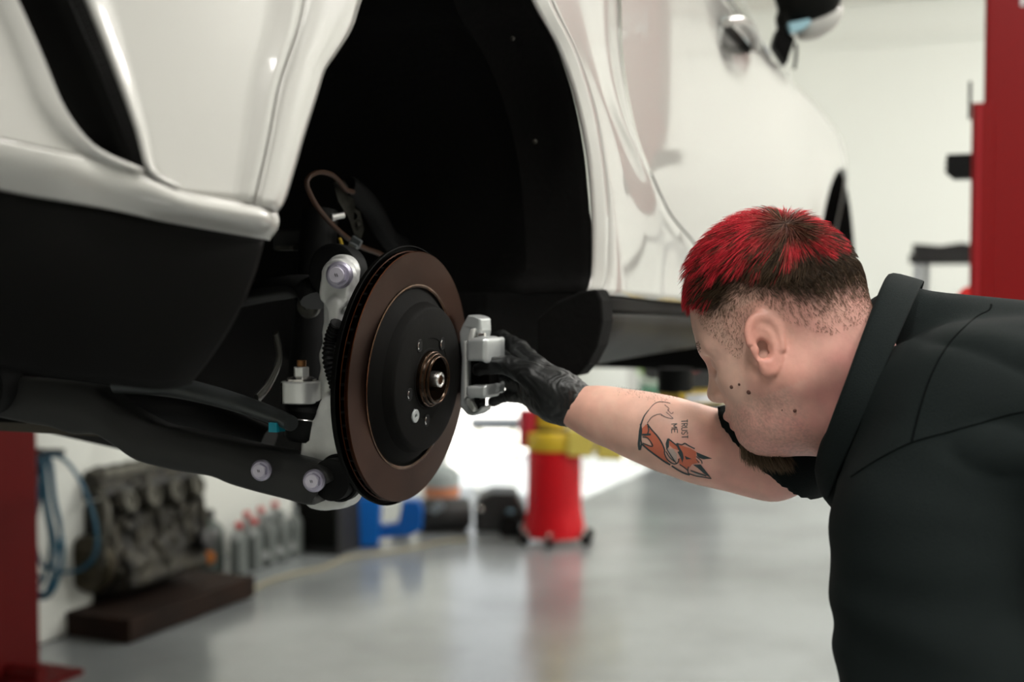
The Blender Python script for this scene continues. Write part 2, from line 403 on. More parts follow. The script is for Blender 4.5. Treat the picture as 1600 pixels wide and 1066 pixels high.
# wheel arch flare, rear side
lipL = [(600, -120), (560, 0), (545, 45), (520, 84), (502, 110), (493, 140), (470, 212), (450, 280), (440, 312), (427, 331)]
panel('wheel_arch_flare', [(x+2, y) for x, y in seam], lipL, m=10, vf=lambda t, s, u, w: .010*(1-ss(0, .12, t))+.006*math.sin(pi*t))
# dark lower valance
panel('bumper_valance', bot_l, [(-200, 505), (-60, 535), (0, 550), (100, 570), (200, 590), (290, 602), (350, 607), (392, 597)],
      n=60, m=16, mat=M['trim_black'], vf=lambda t, s, u, w: -.02-.05*t*t, solid=.006)
# --- front of the arch
lip_in = [(800, -120), (823, -50), (847, 9), (881, 72), (908, 149), (926, 234), (934, 315), (936, 380), (934, 432), (925, 460)]
lip_out = [(816, -120), (838, -50), (861, 9), (897, 81), (926, 171), (942, 270), (947, 330), (947, 385), (945, 432), (936, 461)]
panel('arch_lip', lip_in, lip_out, m=5, vf=lambda t, s, u, w: -.012*(1-t))
gap = [(955, -300), (958, -100), (963, 0), (965, 80), (980, 176), (1003, 252), (1039, 329), (1079, 378), (1120, 425), (1150, 480)]
def qv(t, s, u, w):
    return .007*math.exp(-((t-.75+.25*s)/.2)**2)
panel('side_panel', lip_out, gap[:9]+[(1140, 478)], n=44, m=22, vf=qv)
# arch top, above the picture
panel('quarter_panel', [(480, -262), (520, -420), (640, -560), (800, -560), (955, -302)], [(601, -121), (640, -190), (700, -225), (760, -195), (815, -121)], m=10)
# door
uB = lambda x, y: onS(x, y)
door_bot = []
gu = [onS(x+3, y) for x, y in gap]
ue = 1.98
belt = [onS(x, y) for x, y in ((963, -300), (1040, -185), (1100, -90), (1151, 0), (1164, 24), (1190, 56), (1214, 88))]
rightD = [(ue, onS(1222, 99)[1]), (ue+.02, .5), (ue, .3), (ue-.05, .1), (ue-.1, gu[-1][1]-.005)]
# door grid: rows along the height
def doorpanel():
    n, m = 40, 40
    L = cr([Vector((*q, 0)) for q in gu], n); R = cr([Vector((*q, 0)) for q in rightD], n)
    T = cr([Vector((*q, 0)) for q in belt]+[Vector((*rightD[0], 0))], m); B = [L[-1].lerp(R[-1], i/(m-1)) for i in range(m)]
    rows = []
    for i in range(n):
        s = i/(n-1); row = []
        for j in range(m):
            t = j/(m-1)
            q = L[i]*(1-t)+R[i]*t+T[j]*(1-s)+B[j]*s-(L[0]*(1-s)*(1-t)+R[0]*(1-s)*t+L[-1]*s*(1-t)+R[-1]*s*t)
            v = S(q.x, q.y)
            # grip recess under the handle
            hu, hw = HND; e = ((q.x-hu)/.12)**2+((q.y-hw+.03)/.045)**2
            v -= .022*math.exp(-e*e)
            v -= .02*max(0, 1-s*14)
            row.append(car(q.x, v, q.y))
        rows.append(row)
    return MB().loft(rows).build('door', M['paint'], CAR, sangle=60)
HND = onS(1146, 50)
DOOR = doorpanel()
# handle: a bar bowed over a black patch painting the grip recess's shadow
hu, hw = HND; v0 = S(hu, hw)
c0 = [car(*(lambda q: (q[0], S(*q)+.006, q[1]))(onS(x, y))) for x, y in ((1126, 36), (1140, 36), (1158, 52), (1172, 76))]
MB().tube([p+O3*(.022 if 0 < i < 3 else .008) for i, p in enumerate(c0)], .013, 12, 24, flat=.75).build('door_handle', M['paint'], DOOR)
gp = [onS(x, y) for x, y in ((1126, 38), (1138, 38), (1152, 50), (1172, 74), (1172, 80), (1164, 84), (1150, 70), (1134, 54))]
MB().prism([(0, 0)]+[(0, 0)], Vector(), (D3, Z3, O3), .01) if False else None
gr = cr([Vector((*q, 0)) for q in gp], 24, closed=True); cg = sum(gr, Vector())/24
MB().loft([[car(q.x, S(q.x, q.y)+.002, q.y) for q in gr], [car(*(lambda e: (e.x, S(e.x, e.y)-.004, e.y))(q.lerp(cg, .5))) for q in gr], [car(cg.x, S(cg.x, cg.y)-.006, cg.y)]*24], closed=True).build('handle_shadow', M['gloss_black'], DOOR)
# fender with the front arch
FU, FWc, FR = 2.64, .11, .41
def fender():
    n = 48; rows = []
    inn = [Vector((FU-FR*math.cos(a)*.98, FWc-.10+FR*1.15*math.sin(a), 0)) for a in np.linspace(0, pi, n)]
    tw = lambda u: rightD[0][1]-.085*(u-ue)-.13*max(0, u-ue-.15)**2
    outp = [(ue-.09, gu[-1][1]), (ue-.05, .1), (ue, .3), (ue+.02, .5), (ue, rightD[0][1]), (2.3, tw(2.3)), (2.72, tw(2.72)), (3.1, tw(3.1)), (3.42, tw(3.4)-.08), (3.52, .3), (3.5, .1), (3.45, -.12)]
    seg = 3; out = []
    o2 = [Vector((*q, 0)) for q in outp]
    out = cr(o2[:5], 17)[:-1]+cr(o2[4:9], 18)[:-1]+cr(o2[8:], 15)
    for j in range(16):
        t = j/15; rows.append([car(q.x, S(q.x, q.y)+(-.006 if j == 0 else 0)-(.03*ss(.85, 1, t) if 17 <= i < 34 else 0), q.y) for i, q in enumerate(a.lerp(b, t) for a, b in zip(inn, out))])
    rows.insert(0, [p-O3*.006 for p in rows[0]])
    return MB().loft(rows).build('front_fender', M['paint'], CAR, sangle=60)
fender()
fl = [[car(FU-(FR+.008)*math.cos(a), v, FWc-.10+(FR*1.15+.008)*math.sin(a)) for a in np.linspace(-.3, pi+.3, 30)] for v in (.105, -.1, -.3, -.6)]
MB().loft(fl+[[car(FU, -.6, 0)]*30]).build('front_arch_liner', M['felt'], CAR, solid=.004)
MB().loft([[car(u, S(u, w)-.004, w) for u in np.linspace(ue, 3.4, 10)] for w in (rightD[0][1]-.01-.05, rightD[0][1]-.0)]+[[car(u, -1.0, rightD[0][1]+.05-.06*(u-ue)) for u in np.linspace(ue, 3.4, 10)]]).build('hood', M['paint'], CAR, solid=.004) if False else None
# sill and rocker
sl_t = [(937, 462), (985, 466), (1040, 472), (1090, 480), (1140, 486), (1220, 490)]
sl_m = [(937, 487), (985, 489), (1040, 491), (1090, 494), (1140, 497), (1220, 498)]
sl_b = [(900, 588), (950, 578), (1020, 566), (1090, 552), (1140, 543), (1220, 530)]
panel('sill_strip', sl_t, sl_m, n=30, m=5, mat=M['trim_black'], off=-.004)
panel('side_sill', sl_m, sl_b, n=30, m=12, mat=M['gloss_black'], off=-.006, vf=lambda t, s, u, w: .006*math.sin(pi*t)-.09*t*t)
def onu_(q, u):
    r = ray(*q); return CAMP + r*((u-(CAMP-HC).dot(D3))/r.dot(D3))
# --- rear arch liner
prof = [(-.435, .09), (-.43, .15), (-.40, .26), (-.26, .40), (-.06, .465), (.16, .45), (.34, .33), (.445, .18), (.485, .10), (.495, .06), (.495, .03), (.49, .0)]
def outw(q, k): return (q[0]*(1+k/math.hypot(q[0], q[1]-.02)), q[1]+(q[1]-.02)*k/math.hypot(q[0], q[1]-.02))
prof = [outw(onS(*q), .012) for q in lipL[::-1]]+[(-.20, .47), (.0, .52), (.2, .49)]+[outw(onS(*q), .005) for q in lip_in]
prof = sorted(prof, key=lambda q: -math.atan2(q[1]+.02, q[0]))
pc = cr([Vector((u, w, 0)) for u, w in prof], 72)
rows = []
for v in np.linspace(.114, -.62, 27):
    k = .965 if (-.105 < v < -.085) or (.0 < v < .012) else 1.0
    k *= 1-.10*ss(-.3, -.62, v)
    rows.append([car(q.x*k, min(v, .04+.062*float(ss(26, 42, i))) if v > .02 else v, q.y*k) for i, q in enumerate(pc)])
MB().loft(rows).build('arch_liner', M['felt'], CAR, solid=.004, sangle=50)
MB().loft([rows[-1], [car(0, -.64, .12)]*72]).build('inner_wheelhouse', M['felt'], CAR, solid=.004)
fp = [(838, 500), (868, 472), (904, 456), (932, 452), (940, 470), (942, 502), (934, 540), (918, 570), (902, 587), (884, 591), (862, 586), (838, 576)]
fo = onu_(fp[0], .35); FP = [onu_(q, .35)-fo for q in fp]
MB().prism([(q.dot(O3), q.dot(Z3)) for q in FP], fo, (O3, Z3, D3), .05).build('liner_flap', M['felt'], CAR, smooth=False, bevel=.012)
# liner screws
for x, y in ((801, 60), (836, 221), (896, 397)):
    r = ray(x, y); hit = None
    for k in range(400):
        p = CAMP+r*(1.45+k*.003); u, v, w = uvw(p)
        if u > .2 and math.hypot(u, w) > .462: hit = p; break
    hit = hit or onv(x, y, -.05)
    MB().sphere(hit-(r*.004), .0035, 10, 6).build('liner_clip', M['grime'], CAR)
# underbody
MB().box(car(1.95, -.95, .10), (1.5, 2.6, .26), RAX).build('underbody', M['felt'], CAR, smooth=False, bevel=.03)
MB().box(car(-.55, -1.05, .12), (1.0, .8, .3), RAX).build('rear_floor', M['rubber'], CAR, smooth=False, bevel=.03)
# glasshouse: side window, pillar trim, roof rail
wt = [onS(x, y) for x, y in ((1040, -185), (1100, -90), (1151, 0), (1164, 24), (1190, 56), (1216, 90))]
def ghouse(off0, off1, name, mat, parent=CAR, sol=.003):
    rr = []
    for k in range(8):
        t = k/7; row = []
        for i, (u, w) in enumerate(wt):
            h = (off0+(off1-off0)*t)*(1-.93*(i/(len(wt)-1))**2.2)
            row.append(car(u+.12*h, S(u, w)-.018-.42*h, w+h))
        rr.append(cr(row, 24))
    return MB().loft(rr).build(name, mat, parent, solid=sol, sangle=60)
ghouse(.0, .016, 'window_seal', M['gloss_black'], sol=.006)
ghouse(.016, .40, 'side_window', M['glass'])
# door mirror
def mir():
    a = [onS(x, y) for x, y in ((1204, 75), (1227, 103))]
    base = MB(); bA = car(a[0][0], S(*a[0]), a[0][1]); bB = car(a[1][0], S(*a[1]), a[1][1])
    Yd = bB.y
    pts = [at(x, y, Yd) for x, y in ((1205, 72), (1226, 104), (1240, 62), (1213, 45))]
    n = FW*.03
    base.add([p-n for p in pts]+[p+n for p in pts], [(0, 1, 2, 3), (4, 7, 6, 5), (0, 4, 5, 1), (1, 5, 6, 2), (2, 6, 7, 3), (3, 7, 4, 0)])
    root = base.build('door_mirror', M['trim_black'], CAR, smooth=False, bevel=.006)
    c = at(1262, -6, Yd); rr = 2000/Yd
    def f(p):
        d = s_ell(p, c, (.088, .05, .075), RM(*RAXm)); d = smax(d, (A3(c)+A3(FW)*(-.004)-p)@(-A3(FW))*-1-.0, .012) if False else d
        d = smin(d, s_cap(p, at(1223, 30, Yd), at(1228, 70, Yd), .02, .016), .02)
        return d
    RAXm = (Vector((1, 0, -.12)).normalized(), Vector((0, 1, 0)), Vector((.12, 0, 1)).normalized())
    smoothshape('mirror_housing', f, Vector(c)-Vector((.16, .1, .14)), Vector(c)+Vector((.14, .1, .12)), .004, M['gloss_black'], root)
    def g(p):
        d = s_ell(p, at(1279, 33, Yd+.02), (.072, .045, .040), RM(Vector((1, 0, .62)).normalized(), Vector((0, 1, 0)), Vector((-.62, 0, 1)).normalized()))
        return d
    q = at(1283, 24, Yd+.02)
    smoothshape('mirror_cover', g, q-Vector((.12, .08, .1)), q+Vector((.12, .08, .1)), .004, M['paint'], root)
    li = [at(x, y, Yd-.045) for x, y in ((1232, 36), (1264, 29), (1268, 34), (1258, 44), (1236, 52))]
    MB().add(li+[p+FW*.03 for p in li], [(0, 1, 2, 3, 4), (9, 8, 7, 6, 5)]+[(i, (i+1) % 5, (i+1) % 5+5, i+5) for i in range(5)]).build('mirror_lamp', newmat('mirror_lamp_lens', (.30, .48, .55), .2), root, smooth=False)
    MB().tube([at(1243, 68, Yd+.02), at(1244, 85, Yd+.03), at(1241, 108, Yd+.04)], .0045, 8, 10).build('pillar_trim', M['gloss_black'], root)
mir()
# ------------------------------------------------------------------ wheel end: disc, hub, knuckle, arms, caliper
def onu(x, y, u):
    r = ray(x, y); return CAMP + r*((u-(CAMP-HC).dot(D3))/r.dot(D3))
AX = (O3-Z3*.068).normalized(); RX, RY, _ = frame(AX, Z3)          # RX forward, RY up in the disc plane
def dsk(r, a, h): return HC+AX*h+RX*(r*math.cos(math.radians(a)))+RY*(r*math.sin(math.radians(a)))
disc = MB()
DO = HC+AX*.008
disc.lathe([(-.0055, .150), (-.0055, .1588), (-.0048, .1597), (-.0008, .160), (0, .1592), (0, .117)], DO, AX, n=120, cap0=False, cap1=False)
disc.lathe([(-.016, .09), (-.016, .1590), (-.0152, .160), (-.0110, .160), (-.0102, .1590), (-.0102, .150)], DO, AX, n=120, cap0=False, cap1=False)
disc.lathe([(-.0055, .150), (-.0102, .150)], DO, AX, n=120, cap0=False, cap1=False)
DISC = disc.build('brake_disc', M['rotor'], CAR, sangle=30); reframe(DISC, HC, (RX, RY, AX))
ed = MB()
for i in range(60):
    a = i*6; c = dsk(.1545, a, .0001); ed.box(c, (.009, .003, .0050), ((c-HC).normalized(), AX.cross(c-HC).normalized(), AX))
ed.build('cooling_vane', M['iron'], DISC, smooth=False)['kind'] = 'stuff'
MB().lathe([(.0008, .1185), (.0012, .1165), (.0002, .1145)], DO, AX, n=100, cap0=False, cap1=False).build('wear_ring', M['rust'], DISC)
hat = MB().lathe([(-.006, .110), (.005, .1165), (.005, .112), (.008, .108), (.012, .105), (.018, .097), (.027, .0935), (.0305, .091), (.032, .088), (.032, .052), (.0312, .0515), (.0312, .039), (.032, .0385), (.032, .036), (.0, .036)], HC, AX, n=96, cap0=False, cap1=False)
HAT = hat.build('disc_hat', M['iron'], DISC, sangle=30)
for k in range(5):
    a = 54+72*k
    MB().lathe([(.0322, .0082), (.0326, .0075), (.0322, .0066)], dsk(.0535, a, 0), AX, n=20, cap0=False, cap1=False).lathe([(.0324, .0067), (.0323, .0)], dsk(.0535, a, 0), AX, n=20).build('bolt_hole', M['rubber'], HAT)
    MB().lathe([(.0326, .0058), (.0330, .0050), (.0326, .0042)], dsk(.0535, a, 0), AX, n=16, cap0=False, cap1=False, a0=2.2, a1=4.2).build('hole_glint', M['steel'], HAT)  # bright arc standing in for the glint inside each hole
sc = dsk(.056, 233, 0)
MB().lathe([(.031, .0085), (.0335, .0085), (.034, .008), (.034, .0032), (.0318, .0026), (.0318, 0)], sc, AX, n=28).build('disc_screw', newmat('zinc_screw', (.36, .38, .38), .5, metal=.3), HAT, sangle=30)
hub = MB().lathe([(.0, .0352), (.036, .0352), (.0368, .0345), (.037, .0335), (.040, .0325), (.041, .0315), (.0445, .0312), (.0455, .0305), (.0455, .0275), (.044, .0265), (.022, .0255), (.020, .012), (.020, .0)], HC, AX, n=72, cap0=False)
HUB = hub.build('wheel_hub', newmat('oily_hub_iron', (.03, .018, .010), .22, metal=.8, noise=.5, nscale=90), CAR, sangle=30)
for h, r in ((.0372, .0345), (.0415, .0320), (.0456, .0292)):
    MB().tube([HC+AX*h+RX*(r*math.cos(t))+RY*(r*math.sin(t)) for t in np.linspace(0, 2*pi, 60, endpoint=False)], .0007, 6, 60, closed=True).build('hub_ring', M['rust'], HUB)
ax_ = MB().lathe([(.018, .0105), (.047, .0105), (.049, .0095), (.0495, .0075), (.0482, .006), (.0478, .0)], HC, AX, n=28)
AXL = ax_.build('drive_shaft_end', M['steel'], HUB, sangle=30)
MB().lathe([(.0484, .006), (.0488, .003), (.0484, 0)], HC, AX, n=20).build('shaft_centre', M['rust'], AXL)
sh = MB().lathe([(-.009, .075), (-.012, .080), (-.012, .160), (-.011, .1655), (-.006, .1665), (-.0055, .1655), (-.0125, .1645), (-.0145, .1600), (-.015, .08), (-.013, .07)], HC, AX, n=96, closed=True)
sh.build('dust_shield', M['trim_black'], CAR, sangle=50)

# --- bolts
BD = (-D3).normalized()
def bolt(parent, c, r, axis=BD, name='flange_bolt', washer=True):
    axis = (BD*.55+(CAMP-c).normalized()*.45).normalized()
    mb = MB(); fr = frame(axis, Z3)
    mb.lathe([(-.004, r*.98), (.0, r), (.0018, r), (.003, r*.93), (.0045, r*.82)], c, axis, n=40)
    a = r*.70
    mb.lathe([(.0035, r*.80), (.0045, r*.66)], c, axis, n=36, cap0=False, cap1=False)
    hx = [(a*math.cos(pi/3*i+.5), a*math.sin(pi/3*i+.5)) for i in range(6)]
    mb.prism(hx, c+fr[2]*.003, fr, r*.55)
    b = mb.build(name, M['bolt'], parent, sangle=30)
    MB().lathe([(.003+r*.5, a*.86), (.003+r*.60, a*.83), (.003+r*.63, a*.78), (.003+r*.63, 0)], c, axis, n=36).build('bolt_head', M['boltlight'], b, sangle=30)
    mk = MB()
    for s in (-1, 1): mk.box(c+fr[2]*(.0034+r*.63)+fr[0]*(s*r*.07), (r*.045, r*.24, .0006), (fr[0]*.94+fr[1]*.34, fr[1]*.94-fr[0]*.34, fr[2]))
    mk.build('head_mark', M['rubber'], b, smooth=False)
    return b

# --- cast knuckle
UK = -.045
def K(x, y, du=0): return onu(x, y, UK+du)
kax = (O3, Z3, D3)
def s_ext(p, pts, rs, half, rad=.003, k=.012, o=None):
    """rounded plate: 2d capsule chain in the plane across the car, thick along it"""
    o = A3(pts[0]) if o is None else A3(o); q = p-o; q2 = np.stack([q@A3(O3), q@A3(Z3)], 1); w = q@A3(D3); d = None
    for i in range(len(pts)-1):
        a = A3(pts[i])-o; b = A3(pts[i+1])-o; a2 = np.array([a@A3(O3), a@A3(Z3)]); b2 = np.array([b@A3(O3), b@A3(Z3)]); ab = b2-a2
        t = np.clip(((q2-a2)@ab)/(ab@ab+1e-12), 0, 1); e = np.linalg.norm(q2-a2-t[:, None]*ab, axis=1)-(rs[i]+(rs[i+1]-rs[i])*t)
        d = e if d is None else smin(d, e, k)
    x = np.stack([d+rad, np.abs(w)-half+rad], 1)
    return np.linalg.norm(np.maximum(x, 0), axis=1)+np.minimum(x.max(axis=1), 0)-rad
def fk(p):
    a = s_ext(p, [K(530, 431), K(528, 458), K(531, 466)], [.0215, .0195, .014], .010, .003)
    a2 = s_ext(p, [K(536, 424, .018), K(536, 470, .018)], [.0215, .016], .010, .004)
    b = s_cap(p, K(527, 470, .010), K(521, 520, .012), .017, .012)
    b = np.minimum(b, s_cap(p, K(521, 478, -.003), K(520, 512, -.003), .0075, .0065))
    b = smin(b, s_ext(p, [K(529, 478, .0), K(528, 506, .0)], [.010, .007], .013, .004), .004)
    c = chain(p, [K(521, 520, .012), K(514, 556, .014), K(517, 600, .016), K(524, 650, .012), K(519, 700, .006)], [.012, .010, .014, .018, .022], .01)
    d = s_ext(p, [K(527, 640), K(512, 700, 0), K(514, 750), K(540, 768)], [.020, .026, .036, .016], .016, .004, .02)
    d = smax(d, -s_cap(p, K(520, 694, -.020), K(536, 650, -.020), .0045), .003)
    e = s_cap(p, K(540, 774, -.004), K(553, 757, -.004), .010, .012)
    r = smin(smin(smin(a, a2, .003), b, .005), c, .008)
    return smin(smin(r, d, .01), e, .01)
KN = smoothshape('knuckle', fk, K(556, 800)-Vector((.09, .08, .0)), K(530, 395)+Vector((.06, .09, .01)), .0022, M['alu'], CAR, it=1)
bolt(CAR, K(530.5, 430, -.0115), .0172)
# speed sensor cable in ribbed sleeve
MB().tube([K(527, 505, -.03), K(517, 530, -.02), K(514, 560, -.02), K(521, 590, -.01), K(530, 620, 0)], lambda t: .008+.0012*math.sin(t*120), 12, 90).build('ribbed_sleeve', M['rubber'], CAR)

# --- lower control arm (stamped steel) and its bushing
def armp(x, y): return onv(x, y, -.075+(min(x, 520)-500)/500*.5)
top = [(-60, 592), (10, 588), (45, 590), (100, 596), (140, 606), (180, 636), (225, 661), (270, 671), (330, 684), (390, 698), (430, 706), (470, 716), (500, 726), (516, 738), (523, 750)]
bot = [(-60, 640), (10, 655), (45, 662), (80, 668), (110, 678), (150, 680), (180, 697), (215, 720), (270, 735), (330, 745), (360, 757), (400, 769), (440, 779), (488, 790), (496, 768)]
tp = cr([armp(*q) for q in top], 60); bt = cr([armp(*q) for q in bot], 60)
rows = [[p+D3*.05-Z3*.004 for p in tp], [p+D3*.004 for p in tp], [p.lerp(q, .05)-D3*.003 for p, q in zip(tp, bt)], [p.lerp(q, .12)-D3*.006 for p, q in zip(tp, bt)], [p.lerp(q, .5)-D3*.009 for p, q in zip(tp, bt)],
        [p.lerp(q, .9)-D3*.008 for p, q in zip(tp, bt)], [p.lerp(q, .97)-D3*.004 for p, q in zip(tp, bt)], [q+D3*.002 for q in bt], [q+D3*.05+Z3*.003 for q in bt]]
ARM = MB().loft(rows).build('lower_control_arm', M['arm'], CAR, solid=.004, sangle=70)
bolt(ARM, armp(418, 733)-D3*.013, .0135); bolt(ARM, armp(500, 749)-D3*.013, .0142)
bc = armp(514, 751)+D3*.034
MB().lathe([(-.016, .014), (-.018, .024), (-.014, .0265), (.03, .0265), (.03, .0)], bc, -D3, n=40).lathe([(.0, .030), (.012, .0305), (.013, .028), (.010, .026)], bc, -D3, n=40).build('arm_bushing', M['rubber'], ARM, sangle=40)
lc = armp(-4, 602)-D3*.02
MB().lathe([(-.03, .038), (.0, .040), (.006, .036), (.008, .020), (.004, .016)], lc, -D3, n=40).build('inner_bushing', M['rubber'], ARM, sangle=40)
bolt(ARM, lc-D3*.004, .0165)
# subframe and dark hardware above the arm
sf = MB(); sf.tube([onv(-60, 600, -.62), onv(120, 622, -.5), onv(240, 640, -.42), onv(330, 655, -.36), onv(420, 690, -.27)], .022, 12, 30)
sf.build('subframe_rail', M['rubber'], CAR)
MB().box(onv(40, 655, -.72)+Z3*.004, (.5, .2, .02), RAX).build('undertray', newmat('brown_undertray', (.05, .04, .025), .5), CAR, smooth=False)
MB().tube([onv(180, 596, -.40), onv(260, 603, -.33), onv(330, 618, -.25), onv(390, 636, -.19), onv(440, 655, -.135), onv(455, 662, -.115)], lambda t: .016-.006*t, 14, 40).build('toe_link', newmat('greyish_steel', (.06, .065, .065), .35, metal=.4, rvar=.1), CAR)
MB().box(onv(433, 667, -.14), (.012, .02, .012), RAX).build('teal_clip', M['teal'], CAR, smooth=False)
sfp = [(-120, 540), (-120, 655), (110, 664), (200, 680), (330, 712), (440, 735), (475, 735), (500, 690), (500, 420), (380, 420)]
so = onv(*sfp[0], -.62); sP = [onv(x, y, -.62)-so for x, y in sfp]
MB().prism([(q.dot(D3), q.dot(Z3)) for q in sP], so, (D3, Z3, O3), -.2).build('subframe_fill', M['felt'], CAR, smooth=False)  # dark sheet added to fill the shaded gap behind the arm
# ball joint, clamped in a bright ring on a rearward lug
J = lambda x, y: onv(x, y, -.125)
ring = MB().lathe([(-.0145, .021), (-.0145, .0245), (-.013, .0258), (.012, .0258), (.0135, .0245), (.0135, .012)], J(471, 612), Z3, n=48)
RG = ring.build('link_eye', M['machined'], CAR, sangle=30)
MB().box(J(452, 613)-D3*.017, (.0012, .0012, .026), RAX).build('eye_split', M['iron'], RG, smooth=False)
MB().lathe([(.0135, .0195), (.0165, .0195), (.018, .016), (.020, .0115)], J(471, 612), Z3, n=40).build('washer', M['steel'], RG, sangle=30)
MB().prism(hexpoly(.0105, 6, .35), J(471, 590), (D3, O3, Z3), .014).build('hex_nut', M['machined'], RG, smooth=False, bevel=.0012)
MB().cyl(J(471, 580), J(471, 563), .0062, n=20).build('stud', newmat('copper_stud', (.28, .13, .05), .4, metal=.8), RG)
MB().tube([J(471, 612), J(500, 606)-Z3*.0, K(520, 600, .01)], .012, 12, 12).build('link_lug', M['iron'], RG)
jb = J(476, 668); jax = (Z3+O3*.14).normalized()
MB().lathe([(-.017, .0), (-.0165, .021), (-.012, .0245), (.010, .0255), (.0125, .0245), (.013, .0)], jb, jax, n=40).build('ball_joint_cup', M['rubber'], CAR, sangle=40)
MB().lathe([(.0125, .0255), (.0135, .0262), (.0145, .0255)], jb, jax, n=40).build('joint_clip', M['steel'], CAR)
MB().lathe([(.013, .024), (.018, .027), (.024, .0285), (.029, .026), (.032, .0215), (.035, .024), (.038, .024), (.041, .018), (.043, .010)], jb, jax, n=40).build('joint_boot', M['rubber'], CAR)
# damper, upper arm and bushing, knuckle-side brackets
MB().cyl(onv(478, 640, -.19), onv(500, 330, -.20), .028, .026, n=28).build('damper', M['rubber'], CAR)
MB().lathe([(-.02, .034), (.0, .036), (.012, .036), (.014, .031), (.012, .020), (.012, 0)], K(527, 424, .045), BD, n=40).build('upper_bushing', M['rubber'], CAR, sangle=40)
ua = MB().tube([onv(340, 470, -.42), onv(430, 452, -.25), onv(480, 448, -.16), onv(498, 470, -.13)], .026, 14, 24, flat=.6); ua.build('upper_control_arm', newmat('satin_black_steel', (.010, .010, .010), .3), CAR)
MB().lathe([(-.008, .016), (.0, .017), (.004, .014), (.006, .006), (.010, .004), (.010, 0)], onv(481, 478, -.16), BD, n=28).build('link_bolt', M['grime'], CAR, sangle=30)
MB().box(onv(457, 375, -.25), (.05, .03, .03), RAX).build('sensor_box', newmat('dark_grey_plastic', (.022, .022, .02), .5), CAR, smooth=False, bevel=.004)
MB().box(onv(450, 388, -.24), (.03, .02, .006), RAX).build('sensor_bracket', M['grime'], CAR, smooth=False)
MB().tube([onv(430, 520, -.2), onv(436, 560, -.2), onv(420, 600, -.2), onv(400, 625, -.2)], .01, 8, 20, flat=.4).build('brake_pipe', newmat('dull_pipe', (.05, .048, .04), .35, metal=.5), CAR)
bkt = MB()
bp = [onv(x, y, -.17) for x, y in ((520, 285), (532, 280), (548, 300), (552, 325), (560, 330), (566, 358), (562, 374), (553, 366), (544, 340), (528, 315))]
bkt.add(bp+[p+D3*.006 for p in bp], [tuple(range(10)), tuple(range(19, 9, -1))]+[(i, (i+1) % 10, (i+1) % 10+10, i+10) for i in range(10)])
BK = bkt.build('hose_bracket', M['grime'], CAR, smooth=False, bevel=.0015)
MB().lathe([(0, .0085), (.002, .0085), (.003, .006), (.005, .004), (.005, 0)], onv(558, 352, -.17), BD, n=20).build('bracket_bolt', M['grime'], BK)
MB().lathe([(0, .005), (.0015, .005), (.0015, .003), (0, .003)], onv(554, 338, -.17), BD, n=20).build('bracket_hole', M['iron'], BK)
MB().cyl(onv(518, 340, -.175), onv(537, 336, -.165), .0045, n=16).cyl(onv(517, 340, -.176), onv(521, 339.5, -.175), .006, n=6).build('bleed_nipple', M['machined'], CAR)
MB().tube([onv(x, y, -.16-.0002*i) for i, (x, y) in enumerate(((640, 430), (600, 400), (570, 388), (548, 376), (520, 352), (497, 325), (483, 300), (479, 285), (486, 274), (500, 269), (516, 272), (528, 281), (540, 296), (552, 300)))], .0036, 10, 70).build('brake_hose', M['cable'], CAR)
MB().tube([onv(x, y, -.175) for x, y in ((540, 290), (556, 300), (580, 325), (596, 355), (612, 378), (628, 386))], .016, 12, 30).build('rubber_hose', M['rubber'], CAR)
MB().tube([onv(531, 372, -.15), onv(534, 382, -.15), onv(536, 394, -.15)], .0022, 8, 8).build('yellow_wire', M['yellow_cable'], CAR)
MB().box(onv(556, 379, -.145), (.017, .006, .014), (O3*.85-Z3*.5, D3, Z3*.85+O3*.5)).box(onv(549, 392, -.143), (.014, .006, .022), (O3*.9-Z3*.4, D3, Z3*.9+O3*.4)).build('hose_clip', newmat('grey_clip', (.10, .11, .115), .4), CAR, smooth=False, bevel=.0015)

# --- caliper and bracket on the front edge of the disc
UC = .108
def Cq(x, y, du=0): return onu(x, y, UC+du)
M['calip'] = newmat('caliper_silver', (.50, .52, .52), .38, metal=.55, noise=.12, nscale=40, bump=.05, bscale=200)
M['calip2'] = newmat('caliper_pale', (.58, .58, .56), .4, metal=.3)
def poly_u(pts, u0, thick, name, mat, parent, bevel=.002):
    o = onu(*pts[0], UC+u0); P = [onu(x, y, UC+u0)-o for x, y in pts]
    return MB().prism([(p.dot(O3), p.dot(Z3)) for p in P], o, (O3, Z3, D3), thick).build(name, mat, parent, smooth=False, bevel=bevel, ang=25)
br = [(731, 492), (742, 494), (751, 498), (752, 517), (750, 531), (745, 529), (744, 520), (739, 516), (735, 535), (728, 536), (728, 621), (735, 624), (743, 637), (746, 641), (752, 634), (752, 643), (740, 650), (730, 649), (718, 636), (721, 560), (717, 520), (722, 508)]
BRK = poly_u(br, 0, .034, 'caliper_bracket', M['calip'], CAR, .0025)
poly_u([(724, 533), (729, 533), (729, 620), (724, 624)], -.005, .008, 'bracket_rib', M['calip2'], BRK, .0015)
poly_u([(735, 514), (741, 513), (739, 526), (735, 535), (729, 534), (730, 526)], -.008, .012, 'bracket_lug', M['calip2'], BRK, .002)
poly_u([(728, 623), (736, 626), (743, 638), (739, 645), (729, 634)], -.006, .012, 'bracket_lug', M['calip2'], BRK, .002)
MB().cyl(Cq(742, 517, .01), Cq(746, 530, .01), .004, n=14).cyl(Cq(748, 524, .0), Cq(758, 523.5, .0), .0030, n=12).build('guide_pin', M['steel'], BRK)
MB().cyl(Cq(753, 624, .0), Cq(754, 630, .0), .0045, n=12).box(Cq(750, 630, .012), (.008, .02, .016), RAX).build('guide_boot', M['rubber'], BRK)
